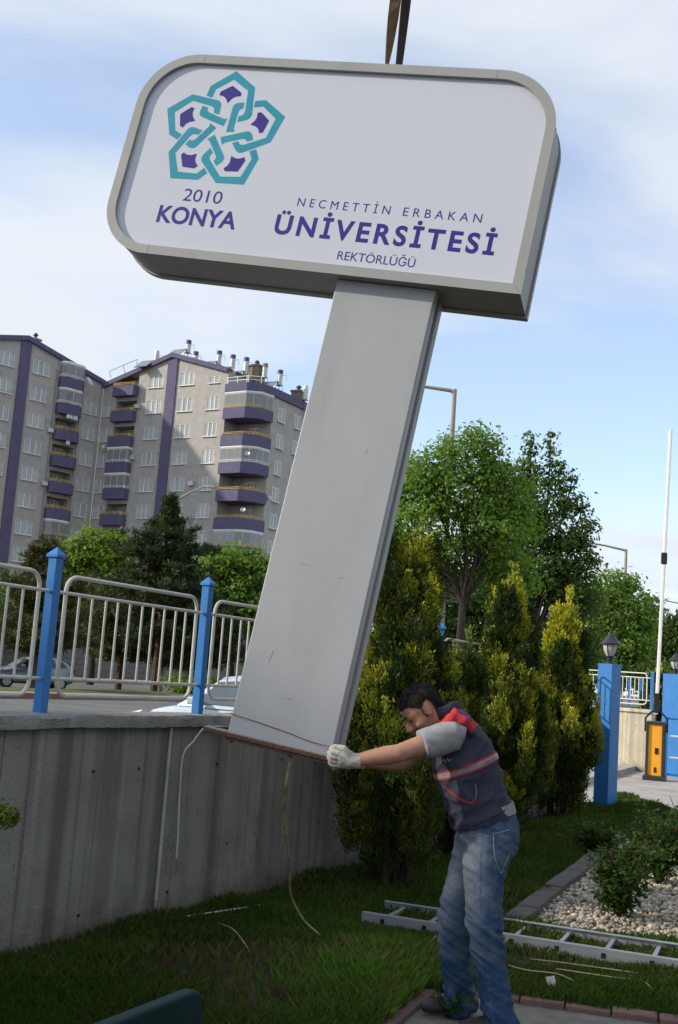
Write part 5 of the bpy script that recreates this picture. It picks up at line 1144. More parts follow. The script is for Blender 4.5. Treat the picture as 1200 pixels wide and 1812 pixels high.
# ---------------------------------------------------------------- rose bushes in the gravel bed
def shrub(label, base, h, r, seed, n=2600, leafl=0.045, cols=None, red=0.03, name='rose_bush'):
    global rng
    rng = np.random.default_rng(seed); rd = random.Random(seed)
    t = thing(name, label, 'shrub', tuple(base), 0, 'garden shrubs'); tb = MB(); C = []; tips = []
    for i in range(16):
        a = rd.uniform(0, 6.28); q = r*rd.uniform(0.35, 1.0); hh = h*rd.uniform(0.55, 1.05)
        e = np.array([math.cos(a)*q, math.sin(a)*q, hh]); m = np.array([math.cos(a)*q*0.35, math.sin(a)*q*0.35, hh*0.55])
        tb.tube([(0, 0, -0.03), tuple(m), tuple(e)], [0.010, 0.007, 0.003], 5)
        for k_ in range(9):
            f = rd.uniform(0.25, 1.0); p = (m*(1-f)*f*2+e*f*f) if f < 1 else e
            C.append(m+(e-m)*rd.uniform(-0.5, 1.0)+np.array([rd.gauss(0, r*0.16), rd.gauss(0, r*0.16), rd.gauss(0, h*0.07)])); tips.append(hh)
    C = np.array(C); C[:, 2] = np.maximum(C[:, 2], 0.03); idx = rng.integers(0, len(C), n); off = rng.normal(size=(n, 3))*r*0.11
    P = C[idx]+off; P[:, 2] = np.maximum(P[:, 2], 0.015)
    Nn = unit(rand_unit(n)*0.8+np.array([0, 0, 0.9])); A = unit(np.cross(Nn, rand_unit(n))); B = np.cross(Nn, A)
    cl = pal(n, cols or [(0.045, 0.090, 0.016), (0.070, 0.13, 0.022), (0.032, 0.062, 0.014)])
    rk = (P[:, 2] > h*0.75) & (rng.uniform(size=n) < red*3); cl[rk] = pal(int(rk.sum()), [(0.10, 0.03, 0.018), (0.07, 0.05, 0.02)])
    link_obj('foliage', leaf_mesh('foliage', P, A, B, leafl*rng.uniform(0.7, 1.3, n), leafl*0.62*rng.uniform(0.8, 1.2, n), cl), MAT['leaf'], t)
    tb.build('stems', MAT['bark'], t); return t
q = onz(1098, 1632); shrub('dense green rose bush nearest in the pebble bed', (q[0], q[1], 0), 0.52, 0.30, 41, n=3000, leafl=0.042)
q = onz(1165, 1570); shrub('rose bush with reddish shoots behind the nearest one', (q[0], q[1], 0), 0.62, 0.36, 42, n=2400, leafl=0.045, red=0.06)
q = onz(1215, 1520); shrub('sparse rose bush at the right edge of the pebble bed', (q[0], q[1], 0), 0.6, 0.36, 43, n=2600, leafl=0.05, red=0.05)
q = onz(1060, 1520); shrub('low leafy plant growing by the bed edging', (q[0], q[1], 0), 0.32, 0.30, 44, n=1500, leafl=0.05, red=0.0)
q = onz(793, 1802); shrub('small grassy weed at the mans feet', (q[0], q[1], 0), 0.13, 0.09, 45, n=160, leafl=0.05, red=0, name='weed')
ms = street(43.5, 25.8, 0.17); shrub('low round shrub in the median grass beside the silver car', ms, 0.7, 1.4, 46, n=3000, leafl=0.16, red=0, name='median_shrub', cols=GREEN)
# ---------------------------------------------------------------- lawn grass
def lawn_grass():
    global rng
    rng = np.random.default_rng(77)
    N = 560000
    # density falls with distance
    Y = 4.6+(19.2-4.6)*rng.uniform(0, 1, N)**2.1; X = rng.uniform(-0.36, 0.36, N)*Y+0.05*Y*0
    wallx = WP0[0]+(Y-WP0[1])*WT[0]/WT[1]
    keep = in_poly(LAWN, X, Y) & (X > wallx+0.02) & ~in_poly(BED, X, Y) & ~in_poly(PAD, X, Y)
    dk = np.array([(0.06 if False else 0)])
    # bare, trampled patches
    def nf(x, y, s, o): return 0.5+0.5*np.sin(x*s+o+1.7*np.sin(y*s*0.7+o*2))*np.cos(y*s*0.9-o+1.3*np.sin(x*s*0.6))
    bare = nf(X, Y, 1.9, 0.6)*0.6+nf(X, Y, 4.3, 2.1)*0.4
    bx, by, _ = onz(470, 1720); bare += 0.55*np.exp(-((X-bx)**2/0.30+(Y-by)**2/0.5)); wx = np.exp(-(X-wallx)**2/0.05); bare += 0.42*wx*np.clip((Y-7.2)/2.0, 0, 1)+0.12*wx
    bx2, by2, _ = onz(470, 1790); bare += 0.45*np.exp(-((X-bx2)**2/0.12+(Y-by2)**2/0.12))
    keep &= rng.uniform(0, 1, N) > np.clip((bare-0.55)*2.6, 0, 0.93)
    X, Y, bare = X[keep], Y[keep], bare[keep]; n = len(X)
    far = np.clip((Y-5)/12, 0, 1)
    tuft = nf(X, Y, 3.1, 4.0)
    tx, ty, _ = onz(640, 1740); lush = np.exp(-((X-tx)**2/0.35+(Y-ty)**2/0.5))
    H = (0.035+0.055*tuft+0.06*lush)*rng.uniform(0.6, 1.35, n); W = (0.0028+0.0085*far)*rng.uniform(0.8, 1.3, n)
    an = rng.uniform(0, 6.283, n); ln = rng.uniform(0.15, 0.75, n)*H; la_ = an+rng.normal(size=n)*0.8
    bx_, by_ = np.cos(an)*W, np.sin(an)*W
    B0 = np.stack([X-bx_, Y-by_, np.full(n, -0.004)], -1); B1 = np.stack([X+bx_, Y+by_, np.full(n, -0.004)], -1)
    mx, my = np.cos(la_)*ln*0.35, np.sin(la_)*ln*0.35
    M0 = np.stack([X-bx_*0.7+mx, Y-by_*0.7+my, H*0.62], -1); T_ = np.stack([X+np.cos(la_)*ln, Y+np.sin(la_)*ln, H], -1)
    V = np.stack([B0, B1, T_, M0], 1).reshape(-1, 3)
    me = raw_mesh('grass', V, np.arange(n*4).reshape(-1, 4))
    c = pal(n, [(0.058, 0.118, 0.014), (0.095, 0.168, 0.021), (0.038, 0.080, 0.012)])
    dry = rng.uniform(0, 1, n) < np.clip(0.07+(bare-0.42)*0.9, 0.04, 0.75)
    c[dry] = pal(int(dry.sum()), [(0.13, 0.10, 0.045), (0.09, 0.08, 0.03)])
    c *= ((0.62+0.55*nf(X, Y, 1.3, 5.2)+0.25*nf(X, Y, 6.5, 1.1))*(0.85+0.6*lush))[:, None]
    set_cols(me, np.repeat(c, 4, 0)); return me
tag(link_obj('grass', lawn_grass(), MAT['grass'], None, 'stuff'), 'green lawn grass, longer by the path and thin near the wall', 'grass')
# ================================================================== the worker
from mathutils.bvhtree import BVHTree
YH = Vector((0, 1, 0))
def S(px, py, y): return Vector(spot(px, py, y))
def eloft(mb, P, ra, rb, n=20, ex=2.0, lat=YH):
    """closed loft; ra across (in the plane of the path), rb along lat"""
    P = [Vector(p) for p in P]; m = len(P); base = len(mb.v)
    for i, p in enumerate(P):
        d = (P[min(i+1, m-1)]-P[max(i-1, 0)]).normalized(); a = lat.cross(d).normalized(); b = d.cross(a).normalized()
        for k in range(n):
            t = 2*math.pi*k/n; c_, s_ = math.cos(t), math.sin(t)
            q = (abs(c_)**ex+abs(s_)**ex)**(-1/ex)
            mb.v.append(tuple(p+a*(c_*q*ra[i])+b*(s_*q*rb[i])))
    for i in range(m-1):
        for k in range(n): mb.f.append((base+i*n+k, base+i*n+(k+1) % n, base+(i+1)*n+(k+1) % n, base+(i+1)*n+k))
    mb.f.append(tuple(base+k for k in range(n-1, -1, -1))); mb.f.append(tuple(base+(m-1)*n+k for k in range(n)))
    return mb
def ball(mb, c, r, n=12):
    """ellipsoid; r = (3 vectors) or radius"""
    c = Vector(c); ax = r if isinstance(r, (list, tuple)) else [Vector((r, 0, 0)), Vector((0, r, 0)), Vector((0, 0, r))]
    base = len(mb.v); m = n//2
    for i in range(m+1):
        th = math.pi*(0.02+0.96*i/m)
        for k in range(n):
            ph = 2*math.pi*k/n; mb.v.append(tuple(c+ax[0]*(math.sin(th)*math.cos(ph))+ax[1]*(math.sin(th)*math.sin(ph))+ax[2]*math.cos(th)))
    for i in range(m):
        for k in range(n): mb.f.append((base+i*n+k, base+(i+1)*n+k, base+(i+1)*n+(k+1) % n, base+i*n+(k+1) % n))
    mb.f.append(tuple(base+k for k in range(n))); mb.f.append(tuple(base+m*n+k for k in range(n-1, -1, -1)))
def fuse(mb, voxel, smooth=4, name='m', fac=0.5):
    me = mb.mesh(name); o = bpy.data.objects.new('tmp_fuse', me); COL.objects.link(o)
    bm = bmesh.new(); bm.from_mesh(me); bmesh.ops.recalc_face_normals(bm, faces=bm.faces); bm.to_mesh(me); bm.free()
    r = o.modifiers.new('r', 'REMESH'); r.mode = 'VOXEL'; r.voxel_size = voxel
    s_ = o.modifiers.new('s', 'SMOOTH'); s_.iterations = smooth; s_.factor = fac
    dg = bpy.context.evaluated_depsgraph_get(); dg.update()
    out = bpy.data.meshes.new_from_object(o.evaluated_get(dg)); bpy.data.objects.remove(o); out.name = name
    out.polygons.foreach_set('use_smooth', [True]*len(out.polygons)); return out
def vcos(me):
    a = np.empty(len(me.vertices)*3, np.float32); me.vertices.foreach_get('co', a); return a.reshape(-1, 3)
def vnrm(me):
    a = np.empty(len(me.vertices)*3, np.float32); me.vertex_normals.foreach_get('vector', a); return a.reshape(-1, 3)
def displace(me, fn):
    co, nn = vcos(me), vnrm(me); d = np.array([fn(Vector(p)) for p in co], np.float32)[:, None]
    me.vertices.foreach_set('co', (co+nn*d).ravel()); me.update()
def tree_of(me):
    bm = bmesh.new(); bm.from_mesh(me); t = BVHTree.FromBMesh(bm); bm.free(); return t
def hit(tree, px, py, off=0.003):
    d = Vector(spot(px, py, 5.0))-Vector(_C); d.normalize()
    loc, nn, i, dist = tree.ray_cast(Vector(_C), d)
    if loc is None: return None
    return loc+nn*off
man = thing('person', 'man in navy vest and blue jeans steadying the sign foot with gloved hands', 'person', (0.86, 5.68, 0.0))
MINV = Matrix.Translation((-0.86, -5.68, 0.0))
def part(name, me, m, parent=None):
    me.materials.clear(); o = link_obj(name, me, m, parent or man)
    if parent is None: o.matrix_parent_inverse = MINV
    else: o.matrix_parent_inverse = Matrix.Identity(4)
    return o
MAT['skin'] = mat('skin', (0.40, 0.205, 0.135, 1), (0.33, 0.155, 0.10, 1), 0.5, scale=18, bump=0.12, bscale=160, spec=0.35)
MAT['hair'] = mat('black_hair', (0.012, 0.010, 0.009, 1), (0.022, 0.018, 0.015, 1), 0.55, scale=60, bump=0.9, bscale=220)
MAT['navy'] = mat('navy_cotton', (0.030, 0.032, 0.058, 1), (0.042, 0.044, 0.070, 1), 0.92, scale=7, bump=0.25, bscale=300, dirt=(0.085, 0.082, 0.085, 1), dscale=5, dlo=0.60, dhi=0.80)
MAT['redcloth'] = mat('red_cotton', (0.44, 0.026, 0.032, 1), (0.34, 0.022, 0.028, 1), 0.9, scale=8, bump=0.25, bscale=300)
MAT['reflect'] = mat('reflective_tape', (0.25, 0.25, 0.25, 1), (0.17, 0.17, 0.175, 1), 0.5, scale=40)
MAT['greyshirt'] = mat('grey_jersey', (0.285, 0.288, 0.295, 1), (0.24, 0.243, 0.25, 1), 0.92, scale=50, bump=0.2, bscale=300)
MAT['gloves'] = mat('knitted_glove', (0.60, 0.57, 0.50, 1), (0.45, 0.42, 0.36, 1), 0.95, scale=16, bump=0.5, bscale=260, dirt=(0.24, 0.22, 0.19, 1), dscale=14, dlo=0.58, dhi=0.72)
MAT['shoe'] = mat('dark_shoe', (0.022, 0.020, 0.019, 1), (0.035, 0.032, 0.03, 1), 0.6)
MAT['stitch'] = mat('faded_stitching', (0.30, 0.31, 0.33, 1), (0.2, 0.21, 0.23, 1), 0.9, scale=60)
MAT['seam'] = mat('denim_seam', (0.10, 0.14, 0.20, 1), (0.05, 0.08, 0.14, 1), 0.9, scale=60)
MAT['blueprint'] = mat('blue_print', (0.06, 0.06, 0.32, 1), None, 0.8)
# ---- joints
YC = 5.63
hipN, kneN, ankN = S(866, 1486, 5.54), S(857, 1640, 5.50), S(886, 1812, 5.55)
hipF, kneF, ankF = S(846, 1490, 5.74), S(805, 1636, 5.76), S(815, 1782, 5.84)
pel, wai, che, upc, nek = S(856, 1462, YC), S(843, 1415, YC), S(823, 1350, YC), S(806, 1303, YC), S(789, 1264, 5.62)
shN, elN, wrN = S(800, 1300, 5.44), S(706, 1333, 5.385), S(626, 1346, 5.42)
shF, elF, wrF = S(790, 1302, 5.80), S(712, 1350, 5.80), S(634, 1347, 5.74)
hc = S(750, 1258, 5.60)
pt_ = RAD(45); hf = Vector((-math.cos(pt_), -0.10, -math.sin(pt_))).normalized(); hl = Vector((0, -1, 0)); hl = (hl-hf*hl.dot(hf)).normalized(); hu = hl.cross(hf); hu = hu if hu.z > 0 else -hu
# ---- body: one continuous skin
b = MB()
ROW = [(-1.0, .078, .025, .022), (-.86, .095, -.008, .042), (-.66, .097, -.045, .056), (-.45, .098, -.066, .064), (-.25, .097, -.082, .069), (0, .089, -.094, .073), (.22, .100, -.100, .076), (.5, .094, -.100, .075), (.74, .073, -.088, .064), (.91, .040, -.058, .045), (1.0, .005, -.022, .014)]
base = len(b.v); n = 22
for (v, f, k, w) in ROW:
    c0 = hc+hu*(v*0.120); mid, half = (f+k)/2, (f-k)/2
    for q in range(n):
        t = 2*math.pi*q/n; c_, s_ = math.cos(t), math.sin(t); e = 2.35; rr = (abs(c_)**e+abs(s_)**e)**(-1/e)
        b.v.append(tuple(c0+hf*(mid+half*c_*rr)+hl*(w*s_*rr)))
for i in range(len(ROW)-1):
    for q in range(n): b.f.append((base+i*n+q, base+i*n+(q+1) % n, base+(i+1)*n+(q+1) % n, base+(i+1)*n+q))
b.f.append(tuple(base+q for q in range(n))); b.f.append(tuple(base+(len(ROW)-1)*n+q for q in range(n)))
hp = lambda f, l, u: hc+hf*f+hl*l+hu*u
b.tube([hp(.090, 0, .026), hp(.108, 0, -.004), hp(.122, 0, -.022), hp(.112, 0, -.034), hp(.09, 0, -.036)], [.009, .012, .0155, .014, .008], 8)
for s_ in (-1, 1):
    ball(b, hp(.104, s_*.013, -.028), 0.009); ball(b, hp(-.008, s_*.079, -.006), [hf*.019, hl*.009, hu*.031]); ball(b, hp(.078, s_*.034, .028), [hf*.018, hl*.026, hu*.009]); ball(b, hp(.072, s_*.040, -.03), [hf*.02, hl*.022, hu*.02])
ball(b, hp(.096, 0, -.052), [hf*.009, hl*.024, hu*.006]); ball(b, hp(.094, 0, -.064), [hf*.009, hl*.021, hu*.006]); ball(b, hp(.088, 0, -.098), [hf*.016, hl*.02, hu*.016])
eloft(b, [hp(-.02, 0, -.02), hp(-.035, 0, -.075), nek+Vector((0.0, 0, 0.01)), upc], [.062, .060, .066, .075], [.058, .058, .066, .09])
eloft(b, [upc+Vector((-.01, 0, .02)), che, wai, pel], [.10, .12, .115, .115], [.17, .165, .145, .15])
for sh, el, wr, hd in ((shN, elN, wrN, S(600, 1347, 5.44)), (shF, elF, wrF, S(606, 1346, 5.70))):
    eloft(b, [sh+Vector((.02, 0, 0)), sh*.6+el*.4, sh*.25+el*.75, el, el*.72+wr*.28, el*.35+wr*.65, wr, hd], [.058, .052, .046, .043, .045, .037, .028, .02], [.058, .048, .043, .040, .040, .033, .026, .03], 16)
    ball(b, sh, 0.068)
for hi, kn, an in ((hipN, kneN, ankN), (hipF, kneF, ankF)):
    eloft(b, [hi+Vector((0, 0, .05)), hi*.5+kn*.5, kn, kn*.6+an*.4, an], [.085, .07, .055, .052, .035], [.08, .068, .052, .05, .035], 14)
bodym = fuse(b, 0.0065, 4, 'body')
_rel = vcos(bodym)-np.array(hc); _f, _l, _u = _rel@np.array(hf), _rel@np.array(hl), _rel@np.array(hu)
_c0 = np.tile(np.array([[0.40, 0.205, 0.135]]), (len(_rel), 1))
_hd = (np.abs(_f) < .14) & (np.abs(_u) < .14) & (np.abs(_l) < .10)
_st = np.clip((-.022-_u)/.02, 0, 1)*np.clip((_f+.02)/.03, 0, 1)*_hd; _c0 = _c0*(1-.62*_st[:, None])+np.array([[.10, .075, .065]])*(.62*_st[:, None])          # stubble
_lp = _hd*np.exp(-((_u+.058)/.008)**2)*(_f > .085)*(np.abs(_l) < .026); _c0 = _c0*(1-.7*_lp[:, None])+np.array([[.26, .09, .075]])*(.7*_lp[:, None])
_er = _hd*(np.abs(_l) > .076)*(_f < .02); _c0 = _c0*(1-.4*_er[:, None])+np.array([[.42, .15, .11]])*(.4*_er[:, None])
_c0 *= np.array([1+.16*mnoise.noise(Vector(p)*28)+.10*mnoise.noise(Vector(p)*90) for p in vcos(bodym)])[:, None]
set_cols(bodym, np.clip(_c0, 0.01, 1))
_sk = bpy.data.materials.new('skin_tones'); _sk.use_nodes = True; _pb = _sk.node_tree.nodes['Principled BSDF']; _pb.inputs['Roughness'].default_value = .48; _pb.inputs['Subsurface Weight'].default_value = .12; _pb.inputs['Subsurface Radius'].default_value = (.012, .005, .003)
_aa = _sk.node_tree.nodes.new('ShaderNodeAttribute'); _aa.attribute_name = 'Col'; _sk.node_tree.links.new(_aa.outputs['Color'], _pb.inputs['Base Color'])
_nz = _sk.node_tree.nodes.new('ShaderNodeTexNoise'); _nz.inputs['Scale'].default_value = 190; _bm2 = _sk.node_tree.nodes.new('ShaderNodeBump'); _bm2.inputs['Strength'].default_value = .22; _bm2.inputs['Distance'].default_value = .003
_sk.node_tree.links.new(_nz.outputs['Fac'], _bm2.inputs['Height']); _sk.node_tree.links.new(_bm2.outputs[0], _pb.inputs['Normal'])
part('body', bodym, _sk)
# ---- hair, from the scalp surface
co, nn = vcos(bodym), vnrm(bodym); rel = co-np.array(hc); F_, L_, U_ = rel@np.array(hf), rel@np.array(hl), rel@np.array(hu)
head = (np.abs(F_) < .14) & (np.abs(U_) < .15) & (np.abs(L_) < .10)
jit = np.array([mnoise.noise(Vector(p)*90)*0.006 for p in rel])
line = np.where(F_ > .062, .066+(F_-.062)*0.1, np.where(F_ > .018, .018+(F_-.018)*1.05, np.where(F_ > -.004, -.03, np.where(F_ > -.036, .034, -.055))))
isH = head & (U_+jit > line) & ~((np.abs(L_) > .078) & (U_ < .03))
polys = [tuple(p.vertices) for p in bodym.polygons]; keep = [p for p in polys if all(isH[i] for i in p)]
used = sorted({i for p in keep for i in p}); mp_ = {i: k for k, i in enumerate(used)}
thick = np.clip((U_[used]-line[used])*0.16, 0.001, 0.008)+np.array([mnoise.noise(Vector(co[i])*70)*0.0035 for i in used])
hv = co[used]+nn[used]*np.maximum(thick, 0.001)[:, None]
hm = bpy.data.meshes.new('hair'); hm.from_pydata(hv.tolist(), [], [tuple(mp_[i] for i in p) for p in keep]); hm.update(); hm.polygons.foreach_set('use_smooth', [True]*len(hm.polygons)); part('hair', hm, MAT['hair'])
_r2 = np.random.default_rng(5); _k = _r2.integers(0, len(hv), 5200); _p = hv[_k]+_r2.normal(size=(5200, 3))*0.0015; _nn = nn[used][_k]
_dir = unit(_nn*0.8-np.array(hf)*0.15+np.array(hu)*0.05+_r2.normal(size=(5200, 3))*0.30); _bb = unit(np.cross(_dir, _r2.normal(size=(5200, 3))))
_hs = leaf_mesh('hair_strands', _p+_dir*0.004, _dir, _bb, np.full(5200, 0.019), np.full(5200, 0.0013), np.tile(np.array([[0.012, 0.010, 0.009]]), (5200, 1))); _ho = part('hair_strands', _hs, MAT['hair']); _ho['kind'] = 'stuff'
fb = MB()
for s_ in (-1, 1): fb.tube([hp(.098, s_*.014, .030), hp(.097, s_*.030, .036), hp(.082, s_*.052, .031)], [.003, .0045, .002], 6)
part('eyebrows', fb.mesh('eyebrows'), MAT['hair'])
lb_ = MB()
for s_ in (-1, 1): lb_.tube([hp(.0935, s_*.018, .004), hp(.0925, s_*.032, .0035), hp(.080, s_*.047, .006)], [.001, .0018, .001], 5)
part('eyelashes', lb_.mesh('eyelashes'), MAT['hair'])
eb = MB()
for s_ in (-1, 1): ball(eb, hp(.082, s_*.032, .010), [hf*.010, hl*.014, hu*.0055], 10)
part('eyes', eb.mesh('eyes'), mat('eyelid', (0.20, 0.10, 0.07, 1), (0.14, 0.07, 0.05, 1), 0.5))
# ---- vest
vb = MB()
eloft(vb, [S(864, 1492, YC), S(857, 1468, YC), S(853, 1446, YC), wai, S(833, 1382, YC), che, S(812, 1318, YC), S(806, 1296, YC), S(800, 1280, YC)], [.146, .146, .150, .150, .155, .158, .144, .120, .082], [.178, .180, .182, .186, .196, .200, .190, .170, .125], 30, 2.25)
for y, sg in ((5.47, -1), (5.79, 1)):
    eloft(vb, [S(780, 1288, y), S(797, 1272, y), S(822, 1279, y), S(838, 1300, y)], [.024, .030, .030, .024], [.05, .062, .062, .05], 14)
eloft(vb, [S(785, 1290, YC), S(802, 1264, YC), S(828, 1280, YC)], [.03, .045, .03], [.12, .14, .12], 16)
vm = fuse(vb, 0.0075, 7, 'vest')
def vest_fold(p):
    q = p; n1 = mnoise.noise(Vector((q.x*7+q.z*5, q.y*5, q.z*13-q.x*7))); n2 = mnoise.noise(Vector((q.x*18, q.y*12, q.z*22)))
    low = max(0, min(1, (1.22-q.z)/0.25)); r1 = mnoise.noise(Vector((q.x*9-q.z*14, q.y*7+3, q.z*9)))
    r2 = mnoise.noise(Vector((q.x*5+q.z*11, q.y*6+1, q.z*7-q.x*10)))
    return 0.008*n1+0.0025*n2+low*(0.014*(1-abs(r1))**2-0.006)+0.009*(1-abs(r2))**3-0.003
displace(vm, vest_fold)
_bm = bmesh.new(); _bm.from_mesh(vm); bmesh.ops.bisect_plane(_bm, geom=_bm.verts[:]+_bm.edges[:]+_bm.faces[:], plane_co=S(848, 1453, YC), plane_no=Vector((-.33, 0, .944)), clear_inner=True); _bm.to_mesh(vm); _bm.free()
part('vest', vm, MAT['navy'])
def cut(me, planes, off, name, m):
    """copy of a garment between planes (point, normal kept side), lifted off the cloth"""
    bm = bmesh.new(); bm.from_mesh(me)
    for co_, no in planes: bmesh.ops.bisect_plane(bm, geom=bm.verts[:]+bm.edges[:]+bm.faces[:], plane_co=co_, plane_no=no, clear_inner=True)
    for v in bm.verts: v.co += v.normal*off
    o2 = bpy.data.meshes.new(name); bm.to_mesh(o2); bm.free(); o2.polygons.foreach_set('use_smooth', [True]*len(o2.polygons)); return part(name, o2, m)
bn = Vector((-.40, 0, .916)); bp0 = S(822, 1354, YC)
cut(vm, [(bp0-bn*.020, bn), (bp0+bn*.020, -bn)], .003, 'red_band', MAT['redcloth'])
cut(vm, [(bp0-bn*.0115, bn), (bp0+bn*.0115, -bn)], .005, 'reflective_stripe', MAT['reflect'])
yn = Vector((-.44, 0, .90)); cut(vm, [(S(830, 1288, YC), yn)], .003, 'shoulder_yoke', MAT['redcloth'])
cb_ = MB(); cc = S(786, 1258, 5.615)
eloft(cb_, [cc+Vector((.012, 0, -.026)), cc+Vector((0, 0, .0)), cc+Vector((-.010, 0, .026))], [.078, .082, .084], [.083, .086, .088], 22)
part('collar', cb_.mesh('collar'), MAT['navy']).data.polygons.foreach_set('use_smooth', [True]*24*0 or [True]*len(bpy.data.meshes['collar'].polygons))
vt = tree_of(vm)
def on_cloth(tr, P, off): return [q for q in (hit(tr, x, y, off) for x, y in P) if q is not None]
def trim(tr, P, r, name, m, off=0.002, n=6):
    q = on_cloth(tr, [tuple(p[:2]) for p in curve_pts([(x, y, 0) for x, y in P], 6)], off)
    if len(q) > 2: part(name, MB().tube(q, r, n).mesh(name), m)
trim(vt, [(788, 1392), (797, 1400), (809, 1411), (825, 1419), (838, 1420), (842, 1412)], .0045, 'pocket_piping', MAT['redcloth'])
trim(vt, [(842, 1412), (843, 1400), (841, 1388)], .002, 'pocket_seam', MAT['stitch'])
trim(vt, [(797, 1466), (815, 1466), (840, 1459), (860, 1450), (880, 1440), (893, 1434)], .0035, 'vest_hem', MAT['navy'])
trim(vt, [(781, 1350), (785, 1343), (788, 1349), (793, 1342), (795, 1347), (800, 1343)], .0022, 'chest_print', MAT['stitch'])
yk = tree_of(bpy.data.objects['shoulder_yoke'].data)
for i, (x, y) in enumerate(((814, 1255), (820, 1259), (826, 1264), (831, 1269))): trim(yk, [(x-3, y+3), (x, y-1), (x+3, y+3), (x+1, y+7)], .0024, 'yoke_print', MAT['blueprint'])
# ---- sleeves
def sleeve(sh, el, y):
    mb = MB(); e = sh*.44+el*.56
    eloft(mb, [sh+Vector((.055, 0, -.01)), sh+Vector((.01, 0, .0)), sh*.75+el*.25, e, e+(el-sh)*.012], [.060, .076, .076, .071, .062], [.052, .072, .072, .067, .057], 22)
    me = fuse(mb, .007, 4, 'sleeve'); d0 = (el-sh).normalized()
    displace(me, lambda p: .006*mnoise.noise(Vector((p.x*16+p.z*14, p.y*8, p.z*16)))+.004*mnoise.noise(Vector((p.x*9, p.y*9, p.z*30))))
    part('sleeve', me, MAT['greyshirt'])
sleeve(shN, elN, 0); sleeve(shF, elF, 0)
# ---- jeans
jb = MB()
eloft(jb, [S(862, 1434, YC), S(864, 1460, YC), S(862, 1492, YC), S(858, 1520, YC)], [.128, .148, .150, .11], [.165, .178, .182, .165], 28, 2.3)
eloft(jb, [hipN+Vector((.0, 0, .03)), S(857, 1540, 5.53), S(856, 1590, 5.51), kneN, S(866, 1700, 5.515), S(875, 1755, 5.53), S(886, 1812, 5.55), S(888, 1828, 5.55)], [.116, .102, .090, .083, .076, .075, .078, .077], [.112, .102, .092, .085, .080, .078, .082, .080], 22)
eloft(jb, [hipF+Vector((.0, 0, .03)), S(828, 1545, 5.75), S(814, 1590, 5.76), kneF, S(806, 1690, 5.78), S(811, 1740, 5.81), S(815, 1782, 5.84), S(817, 1793, 5.84)], [.108, .099, .092, .086, .080, .077, .076, .075], [.11, .10, .092, .086, .080, .078, .082, .08], 22)
ball(jb, S(886, 1484, 5.56), 0.085); ball(jb, S(880, 1488, 5.72), 0.085)
jm = fuse(jb, 0.0075, 5, 'jeans')
def jean_fold(p):
    z = p.z; n1 = mnoise.noise(Vector((p.x*6, p.y*6, z*17+p.x*9))); n2 = mnoise.noise(Vector((p.x*14, p.y*14, z*34-p.x*16)))
    kz = math.exp(-((z-0.47)/0.13)**2); az = math.exp(-((z-0.10)/0.13)**2); hz_ = math.exp(-((z-0.82)/0.10)**2)
    rid = (1-abs(mnoise.noise(Vector((p.x*7+z*9, p.y*6, z*20+p.x*12)))))**3
    return 0.004*n1+0.0016*n2+(0.020*kz+0.018*az+0.012*hz_)*(rid-0.45)
displace(jm, jean_fold)
dm = bpy.data.materials.new('denim'); dm.use_nodes = True; _n, _l = dm.node_tree.nodes, dm.node_tree.links
pr = _n['Principled BSDF']; pr.inputs['Roughness'].default_value = .9; pr.inputs['Specular IOR Level'].default_value = .2
at = _n.new('ShaderNodeAttribute'); at.attribute_name = 'Col'
_t = _n.new('ShaderNodeTexCoord'); _m = _n.new('ShaderNodeMapping'); _m.inputs['Scale'].default_value = (260, 260, 90); _l.new(_t.outputs['Object'], _m.inputs[0])
_x = _n.new('ShaderNodeTexNoise'); _x.inputs['Scale'].default_value = 1.0; _x.inputs['Detail'].default_value = 3; _l.new(_m.outputs[0], _x.inputs['Vector'])
_r = _n.new('ShaderNodeMapRange'); _r.inputs['From Min'].default_value = .3; _r.inputs['From Max'].default_value = .7; _r.inputs['To Min'].default_value = .72; _r.inputs['To Max'].default_value = 1.25; _l.new(_x.outputs['Fac'], _r.inputs['Value'])
_q = _n.new('ShaderNodeMixRGB'); _q.blend_type = 'MULTIPLY'; _q.inputs['Fac'].default_value = 1; _l.new(at.outputs['Color'], _q.inputs['Color1']); _l.new(_r.outputs[0], _q.inputs['Color2']); _l.new(_q.outputs[0], pr.inputs['Base Color'])
_b = _n.new('ShaderNodeBump'); _b.inputs['Strength'].default_value = .3; _b.inputs['Distance'].default_value = .004; _l.new(_x.outputs['Fac'], _b.inputs['Height']); _l.new(_b.outputs[0], pr.inputs['Normal'])
jc = vcos(jm)
def fade(p):
    """stone-washed wear: front of thighs, knees and seat"""
    v = Vector(p); near = v.y < 5.64
    axis = (hipN if near else hipF), (kneN if near else kneF), (ankN if near else ankF)
    fx = np.interp(v.z, [axis[2].z, axis[1].z, axis[0].z], [axis[2].x, axis[1].x, axis[0].x])
    front = max(0.0, (fx-v.x)/.09)
    th = math.exp(-((v.z-.72)/.20)**2)*min(1, front)+.55*math.exp(-((v.z-.44)/.12)**2)*min(1, front)+.25*math.exp(-((v.z-.86)/.07)**2)
    side = .28*math.exp(-((v.z-.66)/.3)**2)
    w = th*.70+side*.5+.28*mnoise.noise(v*14)+.16*mnoise.noise(Vector((v.x*30, v.y*30, v.z*55)))+.02
    w = max(0, min(1, w))
    return np.array([.030, .066, .140])*(1-w)+np.array([.235, .260, .285])*w
set_cols(jm, np.array([fade(p) for p in jc])); part('jeans', jm, dm)
jt = tree_of(jm)
trim(jt, [(853, 1470), (852, 1500), (850, 1560), (851, 1640), (860, 1700), (869, 1770), (874, 1805)], .0016, 'side_seam', MAT['seam'], -0.0004)
